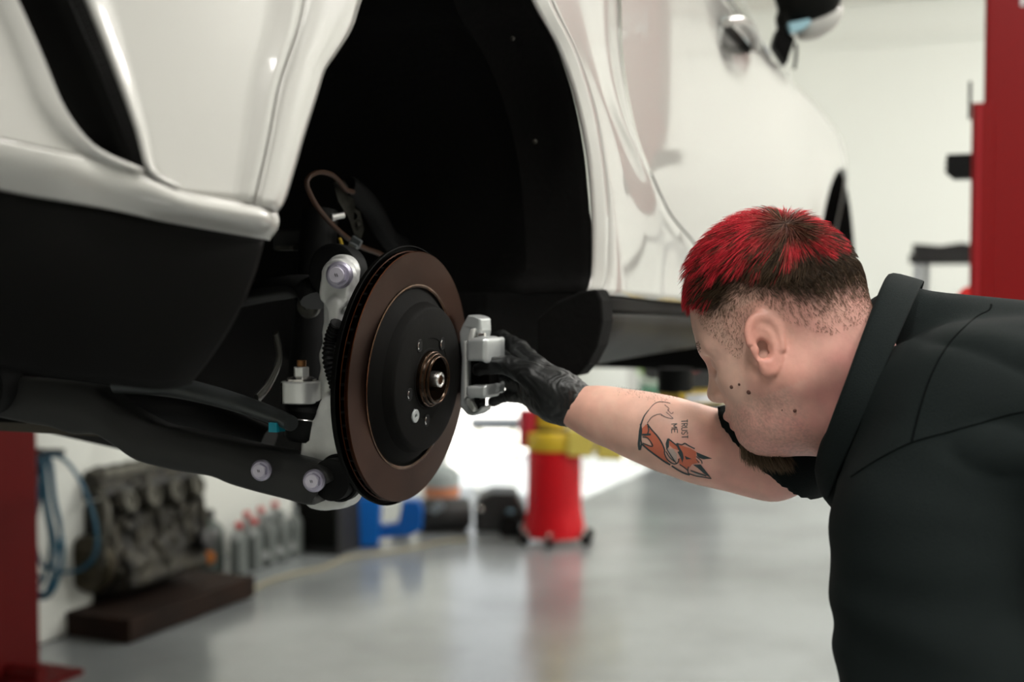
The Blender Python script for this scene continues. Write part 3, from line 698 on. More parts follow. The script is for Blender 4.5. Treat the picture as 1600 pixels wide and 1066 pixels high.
def fc(p):
    rr = RM(O3, D3, Z3)
    a = s_box(p, Cq(755, 548, .0), (.0155, .024, .0185), rr, .006)
    b = s_box(p, Cq(755, 609, .0), (.0155, .024, .0095), rr, .005)
    c = s_box(p, Cq(770, 572, .016), (.004, .034, .0385), rr, .004)
    cut = s_box(p, Cq(746, 583, -.01), (.018, .06, .0165), rr, .008)
    d = smax(smin(np.minimum(a, b), c, .006), -cut, .004)
    # sloped shoulder of the upper lug
    q = p-A3(Cq(741, 538)); pl = q@A3((O3*-.55+Z3*.83)); d = smax(d, pl-.0045, .004)
    return d
cl, ch = Cq(735, 640)-Vector((.02, .07, .01)), Cq(785, 515)+Vector((.02, .08, .01))
CALB = smoothshape('caliper_body', fc, cl, ch, .0016, M['calip'], CAR, it=1)
MB().box(Cq(739, 575, .05), (.014, .05, .078), RAX).build('brake_pad', M['rubber'], CALB, smooth=False, bevel=.002)
MB().box(Cq(757, 579, .03), (.03, .03, .05), RAX).build('caliper_window', M['iron'], CALB, smooth=False, bevel=.002)
# ------------------------------------------------------------------ things around the car
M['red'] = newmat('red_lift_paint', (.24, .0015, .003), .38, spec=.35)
M['red_highlight'] = newmat('red_edge_highlight', (.42, .012, .02), .35)
M['shaded_red'] = newmat('shaded_red_paint', (.10, .003, .003), .5, spec=.12)  # same lift red, darkened for the dim light on the left
M['yellow'] = newmat('yellow_paint', (.62, .42, .02), .4)
M['paleyellow'] = newmat('pale_yellow_paint', (.60, .48, .09), .45)
M['black'] = newmat('matt_black', (.012, .012, .012), .5)
M['letter'] = newmat('white_lettering', (.75, .74, .76), .5)
def local(o, ax=RAX):
    return lambda a, b, z: o + ax[0]*a + ax[1]*b + Z3*z
# --- lift posts
rp = at(1618, 449, 3.9); rp.z = 0
POST = thing('lift_post', rp, 'tall red lift post behind the mechanic with white lettering', 'lift post')
L = local(rp)
pmb = MB().box(L(0, 0, 1.9), (.30, .26, 3.8), RAX)
PC = pmb.build('column', M['red'], POST, smooth=False, bevel=.012)
MB().box(L(-.150, -.128, .92), (.062, .03, 2.26), RAX).build('slide_rail', M['red'], POST, smooth=False, bevel=.003)
MB().box(L(-.160, -.146, .92), (.010, .006, 2.24), RAX).build('rail_highlight', M['red_highlight'], POST, smooth=False)  # lighter red strip: edge highlight put into the colour
MB().box(L(0, 0, .012), (.56, .5, .024), RAX).build('base_plate', M['red'], POST, smooth=False)
MB().box(L(-.188, -.12, 2.06), (.008, .03, .11), RAX).build('rubber_strip', M['black'], POST, smooth=False)
bp_ = [(0, .035), (-.07, .035), (-.068, .024), (-.075, .018), (-.068, .010), (-.076, .002), (-.068, -.006), (-.075, -.014), (-.070, -.022), (-.052, -.038), (0, -.038)]
bo = at(1517, 258, 3.82)
MB().prism(bp_, bo, (O3, Z3, D3), .07).build('door_bumper', M['rubber'], POST, smooth=False, bevel=.002)
MB().add([at(1494, 462, 3.83), at(1505, 450, 3.83), at(1516, 447, 3.83), at(1517, 480, 3.83)]+[at(1494, 462, 3.88), at(1505, 450, 3.88), at(1516, 447, 3.88), at(1517, 480, 3.88)],
         [(0, 1, 2, 3), (7, 6, 5, 4), (0, 4, 5, 1), (1, 5, 6, 2), (2, 6, 7, 3), (3, 7, 4, 0)]).build('arm_bracket', newmat('bright_red', (.6, .015, .015), .35), POST, smooth=False)
# lettering on the post face: block capitals cut by the top of the photo
fz = 1.5+.2245*3.78
fo = L(-.150, -.131, 0)
for x, w, z0, z1 in ((.105, .013, -.022, .06), (.165, .013, -.012, .06), (.135, .07, -.006, .008), (.222, .013, -.018, .06), (.245, .05, -.018, -.004)):
    MB().box(fo+O3*x+Z3*(fz+(z0+z1)/2)-D3*.0, (w, .003, z1-z0), RAX).build('letter', M['letter'], PC, smooth=False)

lp = at(-27, 449, 4.8); lp.z = 0
LP = thing('lift_post', lp, 'shade-darkened red lift post by the coiled blue hose, cut by the left picture edge', 'lift post')
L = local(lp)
MB().box(L(0, 0, 1.9), (.28, .24, 3.8), RAX).build('column', M['shaded_red'], LP, smooth=False, bevel=.012)
MB().box(L(.06, -.125, 1.9), (.05, .03, 3.8), RAX).build('slide_rail', M['shaded_red'], LP, smooth=False, bevel=.004)
MB().box(L(0, 0, .01), (.5, .46, .02), RAX).build('base_plate', M['shaded_red'], LP, smooth=False)
MB().tube([L(.05, -.05, .07), L(.28, -.02, .07)], .032, 14, 4).build('floor_tube', M['shaded_red'], LP)
# --- lift arm under the sill
la0 = at(1045, 622, 3.25); la1 = Vector((rp.x-.1, rp.y-.05, la0.z))
dv = (la1-la0).normalized(); pv = Z3.cross(dv)
LA = MB().box((la0+la1)/2, ((la1-la0).length, .09, .034), (dv, pv, Z3)).build('lift_arm', M['yellow'], POST, smooth=False, bevel=.004)
MB().box(la0+dv*.10+Z3*.0-pv*.0455, (.16, .002, .022), (dv, pv, Z3)).build('beam_label', M['letter'], LA, smooth=False)
MB().cyl(la0+dv*.02+Z3*.015, la0+dv*.02+Z3*.075, .045, n=24).build('lift_pad', M['rubber'], LA, sangle=40)
# --- red tank on casters with a yellow column
tk = floor_at(866, 846); tk.z = 0; yt = tk.y
TK = thing('drain_tank', tk, 'red round tank on casters with yellow collar under the gloved hand', 'tank')
zt = lambda y: 1.5-(y-449)/2000*yt
MB().lathe([(zt(838), .0), (zt(838), .185), (zt(826), .182), (zt(806), .168), (zt(790), .161), (zt(706), .158), (zt(703), .15), (zt(702), 0)], tk, Z3, n=56).build('tank_body', newmat('tank_red', (.55, .001, .008), .35, spec=.3), TK, sangle=30)
MB().lathe([(zt(702), .0), (zt(702), .164), (zt(700), .168), (zt(678), .168), (zt(675), .162), (zt(674), .09), (zt(674), 0)], tk, Z3, n=56).build('collar', M['yellow'], TK, sangle=30)
MB().lathe([(zt(675), 0), (zt(675), .095), (zt(668), .095), (zt(667), .08)], tk+Vector((-.02, 0, 0)), Z3, n=40).build('seal_ring', M['black'], TK, sangle=30)
MB().lathe([(zt(668), 0), (zt(668), .085), (zt(655), .088), (zt(600), .070), (zt(560), .066), (zt(540), .066), (zt(540), 0)], tk+Vector((-.02, 0, 0)), Z3, n=40).build('drain_column', M['yellow'], TK, sangle=40)
MB().cyl(Vector((tk.x-.155, tk.y, zt(700))), Vector((tk.x-.155, tk.y, zt(640))), .055, n=24).build('side_cylinder', newmat('side_red', (.45, .01, .03), .35), TK, sangle=40)
for x0, x1, y0, y1 in ((886, 926, 671, 712), (932, 972, 681, 717)):
    c = at((x0+x1)/2, (y0+y1)/2, yt-.12); MB().box(c, ((x1-x0)*yt/2000, .12, (y1-y0)*yt/2000), (Vector((1, 0, -.06)).normalized(), Vector((0, 1, 0)), Vector((.06, 0, 1)).normalized())).build('clamp_block', M['paleyellow'], TK, smooth=False, bevel=.012)
MB().tube([Vector((tk.x+.12, tk.y-.05, zt(690))), at(905, 692, yt-.1), at(952, 700, yt-.1)], .02, 10, 8).build('clamp_arm', M['yellow'], TK)
for i, a in enumerate((-100, -35, 20, 90, 160, 215)):
    d = Vector((math.cos(math.radians(a)), math.sin(math.radians(a)), 0)); c = tk+d*.20
    leg = MB().tube([tk+d*.15+Z3*zt(836), c+Z3*zt(834), c+Z3*.085], .014, 8, 12).build('caster', M['steel'], TK)
    MB().lathe([(-.012, 0), (-.012, .032), (.012, .032), (.012, 0)], c+d*.02+Z3*.032, Vector((-d.y, d.x, 0)), n=20).build('caster_wheel', M['rubber'], leg, sangle=40)
# --- engine on a wooden skid
pf = floor_at(212, 1006); pf.z = 0
PW = thing('wooden_skid', pf-O3*.25+D3*.42, 'low dark wooden skid under the old engine', 'pallet')
L = local(pf-O3*.27+D3*.42)
M['wood'] = newmat('oily_wood', (.020, .009, .005), .75, spec=.2, noise=.5, nscale=5, bump=.2, bscale=30)
for k in range(5): MB().box(L(-.2+.1*k, 0, .095), (.092, .9, .022), RAX).build('deck_board', M['wood'], PW, smooth=False, bevel=.003)
for k in (-.40, 0, .40): MB().box(L(0, k, .042), (.5, .09, .082), RAX).build('bearer', M['wood'], PW, smooth=False, bevel=.003)
MB().box(L(.255, 0, .06), (.02, .9, .10), RAX).build('side_board', M['wood'], PW, smooth=False, bevel=.003)
EN = thing('engine', pf-O3*.27+D3*.42+Z3*.107, 'grimy bare engine block standing on a wooden skid', 'engine')
M['eng'] = newmat('oily_cast_iron', (.045, .040, .028), .5, metal=.4, noise=.75, nscale=14, bump=.5, bscale=40, col2=(.007, .0065, .005))
M['engl'] = newmat('oily_aluminium', (.11, .105, .085), .45, metal=.5, noise=.6, nscale=18, bump=.4, bscale=50)
EO = pf-O3*.27+D3*.42+Z3*.152; ti = math.radians(14)
EX = (O3*math.cos(ti)+Z3*math.sin(ti)).normalized(); EZ = (Z3*math.cos(ti)-O3*math.sin(ti)).normalized(); ER = RM(EX, D3, EZ)
E_ = lambda a, b, c: EO+EX*a+D3*b+EZ*c
rr_ = random.Random(4)
bos = [(rr_.uniform(-.30, .30), rr_.uniform(.06, .46), rr_.uniform(.012, .035)) for _ in range(46)]
def f_eng(p):
    d = s_box(p, E_(-.02, .0, .24), (.15, .33, .17), ER, .03)
    d = smin(d, s_box(p, E_(-.03, .0, .07), (.17, .28, .075), ER, .03), .02)
    for b in (-.24, -.08, .08, .24):
        d = smin(d, s_cyl(p, E_(.10, b, .36), E_(.19, b, .38), .055, .01), .02); d = smax(d, -s_cyl(p, E_(.14, b, .37), E_(.24, b, .39), .034, .005), .008)
        d = smin(d, s_cyl(p, E_(.12, b+.06, .10), E_(.15, b+.06, .33), .018, .006), .012); d = smax(d, -s_box(p, E_(.15, b, .22), (.025, .05, .045), ER, .012), .01)
    for b, c, r in bos: d = smin(d, s_cyl(p, E_(.10, b, c), E_(.145+r*.5, b, c), r, .005), .006)
    return d+.003*noise3(p, 9, 4)
smoothshape('engine_block', f_eng, EO-Vector((.45, .45, .02)), EO+Vector((.45, .45, .66)), .011, M['eng'], EN, it=1)
def f_hd(p):
    d = s_box(p, E_(-.0, .0, .475), (.135, .34, .055), ER, .02)
    for b in np.linspace(-.3, .3, 7): d = smin(d, s_cyl(p, E_(.02, b, .50), E_(.02, b, .56), .030, .006), .012)
    d = smin(d, s_cap(p, E_(.08, -.33, .53), E_(.08, .33, .53), .022), .01)
    return d+.002*noise3(p, 12, 5)
smoothshape('cylinder_head', f_hd, EO+Vector((-.55, -.45, .30)), EO+Vector((.45, .45, .72)), .010, M['eng'], EN, it=1)
MB().box(E_(.135, .0, .515), (.03, .62, .035), (EX, D3, EZ)).build('head_gasket_rail', M['engl'], EN, smooth=False, bevel=.006)
MB().box(E_(.145, .0, .435), (.02, .66, .03), (EX, D3, EZ)).build('intake_flange', M['black'], EN, smooth=False, bevel=.004)
for b in (-.24, -.08, .08, .24): MB().lathe([(.0, .045), (.012, .045), (.012, .031), (-.03, .029), (-.03, 0)], E_(.19, b, .38), EX, n=28).build('port', M['engl'], EN, sangle=40)
MB().lathe([(-.02, 0), (-.02, .115), (.0, .125), (.03, .125), (.045, .11), (.05, .075), (.042, .03), (.055, .026), (.055, 0)], E_(.02, -.35, .15), -D3, n=40).build('crank_pulley', newmat('oily_brown_iron', (.05, .04, .022), .28, metal=.6, noise=.4, nscale=20), EN, sangle=35)
MB().lathe([(.0, .05), (.05, .055), (.06, .04), (.06, 0)], E_(.16, .22, .12), EX, n=28).build('oil_filter', M['black'], EN, sangle=35)
MB().tube([E_(.12, -.33, .45), E_(.2, -.4, .36), E_(.16, -.42, .22), E_(.10, -.38, .12)], .018, 8, 20).build('coolant_pipe', M['engl'], EN)
# --- blue hose hung on the pilaster
hk = at(74, 708, 5.33)
HS = thing('air_hose', Vector((hk.x, hk.y, 0)), 'coiled blue air hose hanging on the white pillar', 'hose')
M['hose'] = newmat('blue_hose', (.005, .085, .15), .4)
hp = []
for k, (cx, rx, y0, y1) in enumerate(((64, 16, 715, 905), (70, 30, 712, 935), (58, 22, 716, 918), (66, 34, 712, 928), (74, 22, 714, 890), (60, 28, 712, 936))):
    for a in np.linspace(-pi/2, 3*pi/2, 11)[:-1]: hp.append(at(cx+rx*math.cos(a)*(.55 if math.sin(a) < -.3 else 1), (y0+y1)/2+(y1-y0)/2*math.sin(a), 5.30-.012*k-.02*math.cos(a)))
hp += [at(x, y, Y) for x, y, Y in ((80, 712, 5.2), (104, 722, 5.16), (128, 757, 5.14), (146, 805, 5.13), (151, 840, 5.13), (148, 868, 5.15), (130, 888, 5.18), (108, 894, 5.2), (86, 893, 5.22))]
MB().tube(hp, .0085, 8, 420).build('hose', M['hose'], HS)
MB().tube([hk+Vector((0, .14, 0)), hk+Vector((0, -.06, -.012)), hk+Vector((0, -.10, .03))], .012, 10, 14).box(hk+Vector((0, .0, .0)), (.13, .05, .03)).build('hose_hook', M['black'], HS)
# --- bottles by the wall
M['jug'] = newmat('cloudy_plastic', (.20, .22, .21), .3, trans=.35)
M['redcap'] = newmat('red_cap', (.55, .02, .02), .4); M['greycap'] = newmat('grey_cap', (.22, .24, .24), .4); M['label'] = newmat('white_label', (.72, .74, .74), .5)
def jug(cap, lab):
    o = thing('jug', (0, 0, 0), 'x', 'bottle')
    s = MB(); w, d = .037, .050
    def ring_(z, k, r=.35):
        out = []
        for i in range(28):
            a = 2*pi*i/28; c, q = math.cos(a), math.sin(a); e = .45
            out.append(Vector((w*k*math.copysign(abs(c)**e, c), d*k*math.copysign(abs(q)**e, q), z)))
        return out
    s.loft([ring_(z, k) for z, k in ((0, .88), (.006, .98), (.02, 1), (.165, 1), (.185, .97), (.205, .82), (.222, .55), (.232, .36), (.236, .27), (.25, .27))], closed=True, caps=True)
    s.build('body', M['jug'], o, local=True, sangle=50)
    MB().lathe([(.244, 0), (.244, .021), (.268, .020), (.271, .017), (.271, 0)], (0, 0, 0), Z3, n=24).build('cap', cap, o, local=True, sangle=40)
    MB().tube([Vector((0, -.035, .222)), Vector((0, -.062, .215)), Vector((0, -.066, .185)), Vector((0, -.060, .160))], .009, 8, 14).build('handle', M['jug'], o, local=True)
    if lab: MB().sphere((0, -d*1.005, lab), (.026, .003, .026), 20, 10).build('label', M['label'], o, local=True)
    return o
def clone(src, name=None):
    c = src.copy(); COL.objects.link(c)
    for ch in src.children:
        k = ch.copy(); COL.objects.link(k); k.parent = c
    return c
JR = jug(M['redcap'], .205); JG = jug(M['greycap'], .06)
spots = [(JR, 373, 897, 'cloudy jug with red cap nearest the engine in the front row', 1), (JR, 397, 889, 'second cloudy jug of the front row, red cap, right of the first red-capped jug', 1),
         (JG, 420, 882, 'grey-capped jug third in the front row, just right of the red-capped ones', 1), (JG, 441, 875, 'middle grey-capped jug, between two other grey-capped jugs', 1), (JG, 460, 868, 'grey-capped jug beside the black cabinet at the far end of the row', 1),
         (JR, 386, 876, 'red-capped jug in the back row, hidden behind the front red-capped pair', 1), (JR, 408, 868, 'middle red-capped jug of the back row against the wall', 1), (JR, 430, 858, 'farthest red-capped jug of the back row, above the grey caps', 1)]
used = set()
for src, x, y, lab, k in spots:
    o = src if src.name not in used else clone(src); used.add(src.name)
    p = floor_at(x, y); o.location = (p.x, p.y, .001); o.rotation_euler = (0, 0, -TH*.5); o['label'] = lab; o['group'] = 'jugs along the wall'
cn_ = floor_at(326, 896)
CN = thing('canister', cn_, 'dark green canister with orange spot between the engine and the jugs', 'bottle')
MB().lathe([(.0, 0), (0, .075), (.01, .08), (.23, .08), (.26, .06), (.28, .03), (.30, .028), (.30, 0)], cn_, Z3, n=32).build('body', newmat('dark_green_plastic', (.05, .065, .058), .4), CN, sangle=40)
MB().lathe([(.30, 0), (.30, .034), (.335, .032), (.335, 0)], cn_, Z3, n=24).build('cap', M['black'], CN, sangle=40)
vd = Vector((-cn_.x, -cn_.y, 0)).normalized()
MB().sphere(cn_+vd*.08+Z3*.10, (.035, .012, .035), 20, 10).build('orange_spot', newmat('orange_label', (.5, .14, .01), .5), CN)
MB().sphere(cn_+vd*.08+Z3*.21+Vector((.01, 0, 0)), (.035, .012, .035), 20, 10).build('white_spot', newmat('pinkish_label', (.5, .42, .42), .5), CN)
# --- black cabinet
cb = floor_at(508, 866); L = local(cb)
CB = thing('cabinet', cb, 'low black cabinet at the end of the row of jugs', 'cabinet')
MB().box(L(-.05, .12, .16), (.30, .28, .32), RAX).build('body', M['black'], CB, smooth=False, bevel=.006)
MB().box(L(-.05, -.024, .17), (.27, .01, .26), RAX).build('door', M['gloss_black'], CB, smooth=False, bevel=.003)
# --- blue jack
bj = floor_at(556, 856); yb = bj.y
BJ = thing('floor_jack', bj, 'bright blue floor jack on the concrete beside the black cabinet', 'jack')
M['blue'] = newmat('blue_paint', (.0, .085, .36), .4, spec=.3)
def pxpoly(pts, Y, th, name, mat, par, bevel=.004):
    o = at(*pts[0], Y); P = [at(x, y, Y)-o for x, y in pts]
    return MB().prism([(p.x, p.z) for p in P], o, (Vector((1, 0, 0)), Z3, Vector((0, 1, 0))), th).build(name, mat, par, smooth=False, bevel=bevel)
pxpoly([(512, 788), (536, 772), (592, 776), (590, 852), (562, 853), (520, 842)], yb, .22, 'frame', M['blue'], BJ, .01)
pxpoly([(560, 780), (593, 778), (592, 854), (563, 855)], yb-.03, .03, 'side_plate', newmat('lighter_blue', (.0, .12, .48), .4, spec=.3), BJ, .006)
pxpoly([(590, 842), (592, 824), (622, 818), (628, 783), (655, 783), (660, 800), (658, 830), (640, 838)], yb+.02, .12, 'lift_arm_plate', M['blue'], BJ, .008)
for x in (530, 625): MB().lathe([(-.05, 0), (-.05, .035), (.05, .035), (.05, 0)], floor_at(x, 850 if x < 600 else 842)+Vector((0, .1, .037)), O3, n=20).build('wheel', M['rubber'], BJ, sangle=40)
# --- tan air line along the wall
AL = [floor_at(x, y) for x, y in ((384, 930), (420, 912), (460, 900), (500, 892), (520, 884), (545, 874), (590, 868), (640, 860), (690, 850), (730, 846))]
tag(MB().tube([p+Z3*.012 for p in AL], .010, 8, 90).build('air_line', newmat('tan_hose', (.28, .25, .17), .5), None), 'thin tan air line lying along the foot of the jugs and blue jack', 'hose')
# --- black machine with wheels, left of the tank
mc = floor_at(780, 838); ym = mc.y
MC = thing('compressor', mc, 'black compressor with knobs on the floor left of the red tank', 'compressor')
pxpoly([(742, 832), (741, 792), (752, 777), (768, 770), (806, 771), (812, 784), (822, 800), (820, 834)], ym+.1, .28, 'housing', M['black'], MC, .02)
MB().lathe([(-.03, 0), (-.03, .07), (.03, .07), (.03, 0)], at(797, 824, ym), FW, n=28).build('wheel', M['rubber'], MC, sangle=40)
MB().sphere(at(751, 796, ym+.09), .018, 14, 8).build('knob', M['steel'], MC)
MB().sphere(at(797, 800, ym+.08), (.025, .012, .016), 14, 8).build('dial', newmat('blue_grey_dial', (.12, .22, .28), .3), MC)
mo = floor_at(692, 835)
MO = thing('motor', mo, 'small black motor with grey fins between the blue jack and the compressor', 'motor')
MB().lathe([(-.16, 0), (-.16, .085), (-.14, .10), (.14, .10), (.16, .085), (.16, 0)], mo+Vector((0, .1, .105)), Vector((1, .2, 0)), n=28).build('body', M['black'], MO, sangle=40)
MB().box(mo+Vector((0, .1, .01)), (.28, .16, .02)).build('foot', M['black'], MO, smooth=False)
MB().box(mo+Vector((-.05, .0, .15)), (.12, .02, .05), (Vector((.8, 0, .6)), Vector((0, 1, 0)), Vector((-.6, 0, .8)))).build('fin_cover', newmat('worn_grey', (.2, .23, .25), .5), MO, smooth=False, bevel=.006)
bk = floor_at(690, 806)
BKT = thing('bucket', bk, 'round grey bucket with orange label behind the black motor', 'bucket')
MB().lathe([(0, 0), (0, .10), (.26, .125), (.30, .115), (.33, .07), (.335, 0)], bk, Z3, n=36).build('body', newmat('grey_plastic', (.30, .34, .34), .45), BKT, sangle=50)
MB().lathe([(.13, .1165), (.20, .122)], bk, Z3, n=36, cap0=False, cap1=False).build('label', newmat('orange_band', (.55, .20, .10), .5), BKT)
# --- bench in the doorway
bn = floor_at(775, 712)
BN = thing('bench', bn, 'grey-topped bench with cream legs standing in the bright doorway', 'bench')
zb = 1.5-(662-449)/2000*bn.y
MB().box(bn+Z3*zb, (.46, .3, .085)).build('seat', newmat('slate_grey', (.05, .058, .068), .6), BN, smooth=False, bevel=.008)
for sx, sy in ((-.18, -.1), (.18, -.1), (-.18, .1), (.18, .1)): MB().tube([bn+Vector((sx*.8, sy, zb-.02)), bn+Vector((sx, sy, .0))], .022, 8, 3).build('leg', newmat('cream_paint', (.72, .68, .48), .5) if sx < 0 and sy < 0 else bpy.data.materials['cream_paint'], BN)
# --- service cart by the far wall
sv = floor_at(1062, 722); yv = sv.y
SV = thing('service_cart', sv, 'dark service cart with green base and pale hose seen below the sill', 'cart')
pxpoly([(1003, 560), (1128, 540), (1130, 640), (1003, 640)], yv+.1, .3, 'cabinet', M['black'], SV, .01)
pxpoly([(1030, 566), (1060, 560), (1062, 600), (1030, 600)], yv+.06, .05, 'panel', newmat('dark_slate', (.05, .06, .055), .4), SV)
pxpoly([(1000, 604), (1042, 604), (1040, 626), (1002, 626)], yv+.0, .10, 'base_tray', newmat('green_paint', (.08, .20, .13), .5), SV)
MB().box(Vector((sv.x, yv+.25, .22)), (.55, .3, .42)).build('base', M['black'], SV, smooth=False)
for sx in (-.22, .22): MB().cyl(Vector((sv.x+sx-.03, yv+.25, .05)), Vector((sv.x+sx+.03, yv+.25, .05)), .05, n=18).build('wheel', M['rubber'], SV, sangle=40)
MB().tube([at(x, y, yv) for x, y in ((997, 572), (1000, 588), (1012, 597), (1030, 598), (1050, 595), (1064, 584))], .021, 10, 30).build('hose', newmat('pale_green_hose', (.40, .46, .38), .4), SV)
MB().tube([at(x, y, yv) for x, y in ((1062, 586), (1068, 600), (1072, 618))], .018, 8, 12).build('hose_tail', newmat('grey_hose', (.14, .17, .17), .4), SV)
pxpoly([(1079, 556), (1091, 554), (1090, 580), (1080, 579)], yv+.04, .03, 'red_tag', newmat('red_tag_plastic', (.45, .05, .04), .5), SV)
pxpoly([(994, 573), (1003, 570), (1004, 584), (998, 586)], yv-.02, .03, 'lime_clip', newmat('lime_plastic', (.18, .30, .06), .5), SV)
pr = floor_at(986, 724)
PR = thing('floor_stand', pr, 'pale grey upright stand left of the dark service cart', 'stand')
MB().box(pr+Z3*.62, (.07, .07, 1.24)).build('post', newmat('pale_grey', (.42, .42, .40), .5), PR, smooth=False, bevel=.01)
MB().box(pr+Z3*.02, (.2, .2, .04)).build('foot', bpy.data.materials['pale_grey'], PR, smooth=False, bevel=.01)
# --- rack at the right, behind the mechanic
rk = at(1432, 449, 6.6); rk.z = 0; zr = 1.5-(404-449)/2000*6.6
RK = thing('work_table', rk, 'tall black-topped table with grey legs near the red lift post', 'table')
L = local(rk)
MB().box(L(.30, .25, zr-.0), (.68, .5, .05), RAX).build('top', M['black'], RK, smooth=False, bevel=.006)
for a, b in ((.0, .03), (.60, .03), (.0, .47), (.60, .47)): MB().box(L(a, b, zr/2-.012), (.03, .03, zr-.025), RAX).build('leg', newmat('grey_leg', (.30, .31, .36), .4) if (a, b) == (.0, .03) else bpy.data.materials['grey_leg'], RK, smooth=False)
MB().box(L(.30, .25, .9), (.6, .44, .03), RAX).build('shelf', M['black'], RK, smooth=False)
zc_ = zr+.026
tb = L(.2, .2, zc_)
TB = thing('tool_case', tb, 'flat black case lying on the tall table', 'case')
o = L(-.03, .06, zc_)
MB().prism([(0, 0), (.0, .050), (.02, .052), (.14, .040), (.24, .055), (.27, .050), (.44, .008), (.44, 0)], o, (O3, Z3, D3), .3).build('body', M['black'], TB, smooth=False, bevel=.006)
# ------------------------------------------------------------------ person
M['skin'] = newmat('skin', (.6, .36, .27), .45, sub=.05, spec=.4)
def skinmat():
    m = M['skin']; nt = m.node_tree; b = nt.nodes['Principled BSDF']
    a = nt.nodes.new('ShaderNodeVertexColor'); a.layer_name = 'tint'
    tc = nt.nodes.new('ShaderNodeTexCoord'); n = nt.nodes.new('ShaderNodeTexNoise'); n.inputs['Scale'].default_value = 140; n.inputs['Detail'].default_value = 5
    n2 = nt.nodes.new('ShaderNodeTexNoise'); n2.inputs['Scale'].default_value = 28; n2.inputs['Detail'].default_value = 4
    nt.links.new(tc.outputs['Object'], n.inputs[0]); nt.links.new(tc.outputs['Object'], n2.inputs[0])
    mr = nt.nodes.new('ShaderNodeMapRange'); mr.inputs[1].default_value = .3; mr.inputs[2].default_value = .7; mr.inputs[3].default_value = .86; mr.inputs[4].default_value = 1.1
    nt.links.new(n2.outputs[0], mr.inputs[0])
    mx = nt.nodes.new('ShaderNodeVectorMath'); mx.operation = 'SCALE'; nt.links.new(a.outputs[0], mx.inputs[0]); nt.links.new(mr.outputs[0], mx.inputs[3])
    nt.links.new(mx.outputs[0], b.inputs['Base Color'])
    bp = nt.nodes.new('ShaderNodeBump'); bp.inputs['Strength'].default_value = .12; bp.inputs['Distance'].default_value = .002
    nt.links.new(n.outputs[0], bp.inputs['Height']); nt.links.new(bp.outputs[0], b.inputs['Normal'])
skinmat()
# head frame: HF face direction, HL his left, HU up
YAW, PIT, ROLL = math.radians(25), math.radians(24), math.radians(0)
HF = Vector((-math.cos(YAW)*math.cos(PIT), math.sin(YAW)*math.cos(PIT), -math.sin(PIT)))
HU = Vector((-math.cos(YAW)*math.sin(PIT), math.sin(YAW)*math.sin(PIT), math.cos(PIT)))
HL = HU.cross(HF)
if ROLL: HL, HU = HL*math.cos(ROLL)+HU*math.sin(ROLL), HU*math.cos(ROLL)-HL*math.sin(ROLL)
EAR = at(1194, 542, 1.40); HO = EAR-HL*.073-HF*.014
HR = RM(HF, HL, HU)
def hl(f, l, u): return HO+HF*f+HL*l+HU*u
def tol(p): return (p-A3(HO))@HR
def f_head(p):
    q = tol(p); qa = q.copy(); qa[:, 1] = np.abs(qa[:, 1])
    d = s_ell(q, (.000, 0, .052), (.097, .077, .090))
    d = smin(d, s_ell(q, (-.030, 0, .034), (.067, .070, .064)), .02)
    d = smin(d, s_ell(q, (.050, 0, .000), (.048, .060, .075)), .03)                    # face block
    d = smin(d, s_cap(qa, (.055, .036, -.030), (.030, .052, -.028), .026, .024), .025)  # cheeks
    d = smin(d, s_cap(qa, (.004, .050, -.040), (.070, .018, -.086), .024, .019), .03)   # jaw
    d = smin(d, s_ell(q, (.050, 0, -.068), (.040, .042, .034)), .03)
    d = smin(d, s_ell(q, (.078, 0, -.085), (.019, .022, .017)), .018)                   # chin
    d = smin(d, s_ell(q, (.030, 0, -.075), (.050, .046, .030)), .03)                   # full under-chin
    d = smin(d, s_cap(qa, (.088, .006, .028), (.074, .044, .026), .011, .009), .014)    # brow
    d = smax(d, -s_ell(qa, (.094, .032, .006), (.016, .019, .011)), .012)               # eye hollow
    d = smin(d, s_sph(qa, (.0745, .031, .006), .0135), .003)
    d = smin(d, s_cap(q, (.086, 0, .012), (.106, 0, -.024), .008, .0110), .012)         # nose
    d = smin(d, s_sph(qa, (.101, .0095, -.029), .0085), .005)
    d = smax(d, -s_ell(qa, (.103, .0075, -.0385), (.006, .0038, .004)), .002)
    d = smin(d, s_ell(q, (.084, 0, -.054), (.020, .028, .016)), .01)                   # muzzle
    d = smin(d, s_cap(qa, (.1035, 0, -.0540), (.089, .022, -.0575), .0062, .0038), .004)
    d = smin(d, s_cap(qa, (.1000, 0, -.0670), (.087, .020, -.0630), .0066, .0038), .004)
    d = smax(d, -s_cap(qa, (.112, 0, -.0605), (.094, .023, -.0605), .0012), .003)
    return d, q
